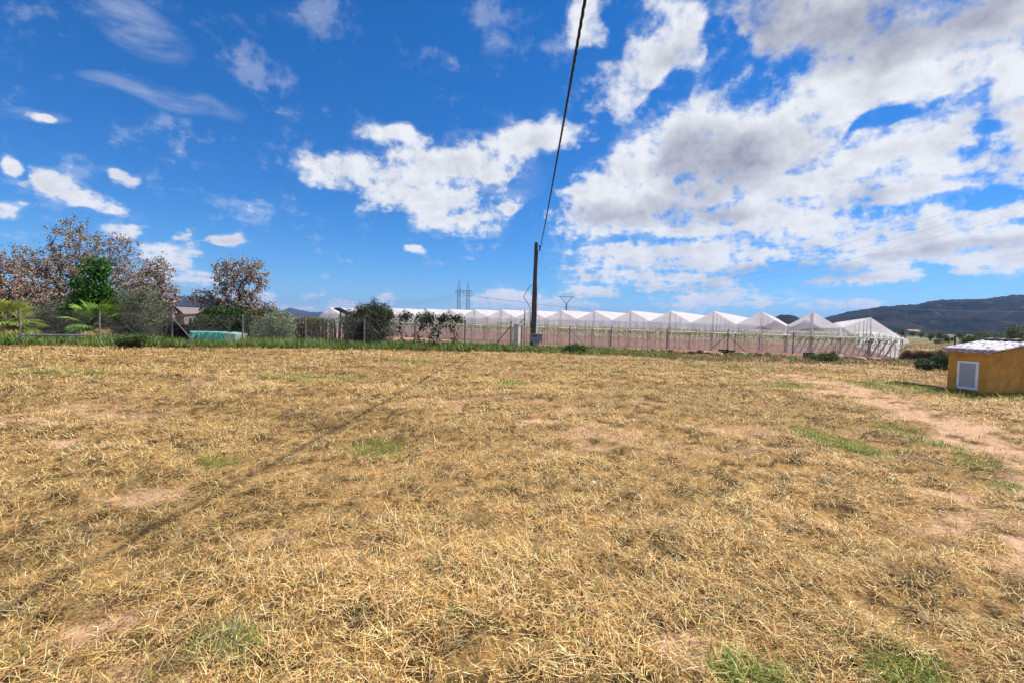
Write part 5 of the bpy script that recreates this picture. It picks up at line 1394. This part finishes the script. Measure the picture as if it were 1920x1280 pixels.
# ------------------------------------------------------------------ cut earth bank right of the greenhouse
def build_bank():
    rng = np.random.default_rng(13)
    xs = np.linspace(1684, 2080, 130); V = []; C = []
    rows = [(0.0, 0.0), (0.10, 0.25), (0.22, 0.55), (0.30, 0.8), (0.50, 1.0), (1.2, 1.02), (3, 1.03), (7, 1.05), (14, 0.95), (22, 0.2), (26, -0.6)]
    for px in xs:
        f = at(px, 672, 29.5); ramp = float(sstep(px, 1684, 1700))
        for j, (dy, h) in enumerate(rows):
            x = f.x * (1 + dy / 29.5) + dy * 0.02; y = 29.5 + dy * 1.0 + 0.5 * float(fbm(f.x * 1.1, j * 0.5, 31, 3) - 0.5) * (1.6 if j < 5 else 0)
            z0 = float(gz(x, y)) - 0.05 if j in (0, 10) else -0.08
            z = z0 if j in (0,) else -0.05 + 0.66 * h * ramp + 0.30 * float(fbm(f.x * 3.3, y * 3.3 + j * 0.7, 32, 3) - 0.5) * (1.2 if 0 < j < 5 else 0.4)
            V.append((x, y, z))
            dirt = np.array([0.060, 0.040, 0.030]) * (0.6 + 1.2 * float(fbm(f.x * 4, j * 1.3, 33, 3)))
            grass = np.array([0.40, 0.28, 0.12]) * (0.6 + 0.8 * float(fbm(f.x * 1.5, y * 3, 34, 3)))
            C.append(dirt if j < 4 else grass)
    m = len(rows); n = len(xs)
    Fs = np.array([(i * m + j, (i + 1) * m + j, (i + 1) * m + j + 1, i * m + j + 1) for i in range(n - 1) for j in range(m - 1)])
    mt, nn, b = base_mat('bank_earth')
    a = nn.nt.nodes.new('ShaderNodeAttribute'); a.attribute_name = 'col'
    pos = nn.nt.nodes.new('ShaderNodeTexCoord').outputs['Object']; f1 = nn.noise(pos, 5.0, 6, 0.7)
    nn.put(b.inputs['Base Color'], nn.v('SCALE', a.outputs['Color'], scale=nn.lin(f1, 0.25, 0.75, 0.5, 1.5)))
    b.inputs['Roughness'].default_value = 1.0; b.inputs['Specular IOR Level'].default_value = 0.05
    bn = nn.nt.nodes.new('ShaderNodeBump'); bn.inputs['Strength'].default_value = 1.0; bn.inputs['Distance'].default_value = 0.15
    nn.put(bn.inputs['Height'], f1); nn.put(b.inputs['Normal'], bn.outputs[0])
    o = mesh_np('earth_bank', np.array(V), Fs.ravel(), np.arange(len(Fs)) * 4, mt, col=np.array(C))
    tag(o, 'cut bank of dark earth with dry grass on top, right of the greenhouse', 'bank', kind='structure')
    # dry grass on and below the bank
    k = 9000
    px = rng.uniform(1686, 1990, k); dy = np.where(rng.random(k) < 0.75, rng.uniform(0.5, 12, k), rng.uniform(-1.6, -0.1, k))
    f = np.array([at(q, 672, 29.5)[:] for q in px]); x = f[:, 0] * (1 + np.maximum(dy, 0) / 29.5); y = 29.5 + dy
    z = np.where(dy > 0, 0.60 * sstep(px, 1684, 1700), gz(x, y))
    col = pal(rng, k, [(0.50, 0.36, 0.16), (0.36, 0.26, 0.11), (0.24, 0.22, 0.09), (0.14, 0.16, 0.06)], (4, 3, 2, 1.5))
    o = blades(np.stack([x, y, z], 1), rng.uniform(0, 6.3, k), rng.uniform(0.5, 1.4, k), rng.uniform(0.10, 0.30, k), rng.uniform(0.015, 0.03, k), rng.normal(0.5, 0.3, k), col, 'bank_grass', M_STRAW)
    tag(o, 'dry grass growing on the earth bank beyond the hut', 'grass', kind='stuff')
build_bank()

# ------------------------------------------------------------------ air: a thin even haze that turns the far hills blue
def build_haze():
    S, z0, z1 = 9600.0, -9.0, 330.0
    mb = MB().box((0, 0, (z0 + z1) / 2), (2 * S, 2 * S, z1 - z0))
    m = bpy.data.materials.new('haze'); m.use_nodes = True; nt = m.node_tree; nt.nodes.clear()
    v = nt.nodes.new('ShaderNodeVolumePrincipled'); out = nt.nodes.new('ShaderNodeOutputMaterial')
    v.inputs['Color'].default_value = (0.24, 0.46, 1.0, 1); v.inputs['Density'].default_value = 8.0e-5; v.inputs['Anisotropy'].default_value = 0.1
    nt.links.new(v.outputs[0], out.inputs['Volume'])
    o = mb.build('haze', m)
    tag(o, 'thin blue haze lying over the plain and hills', 'haze', kind='stuff')
build_haze()
#print('TRIS', sum(sum(len(p.vertices) - 2 for p in me.polygons) if len(me.polygons) < 50000 else len(me.loops) - 2 * len(me.polygons) for me in bpy.data.meshes))
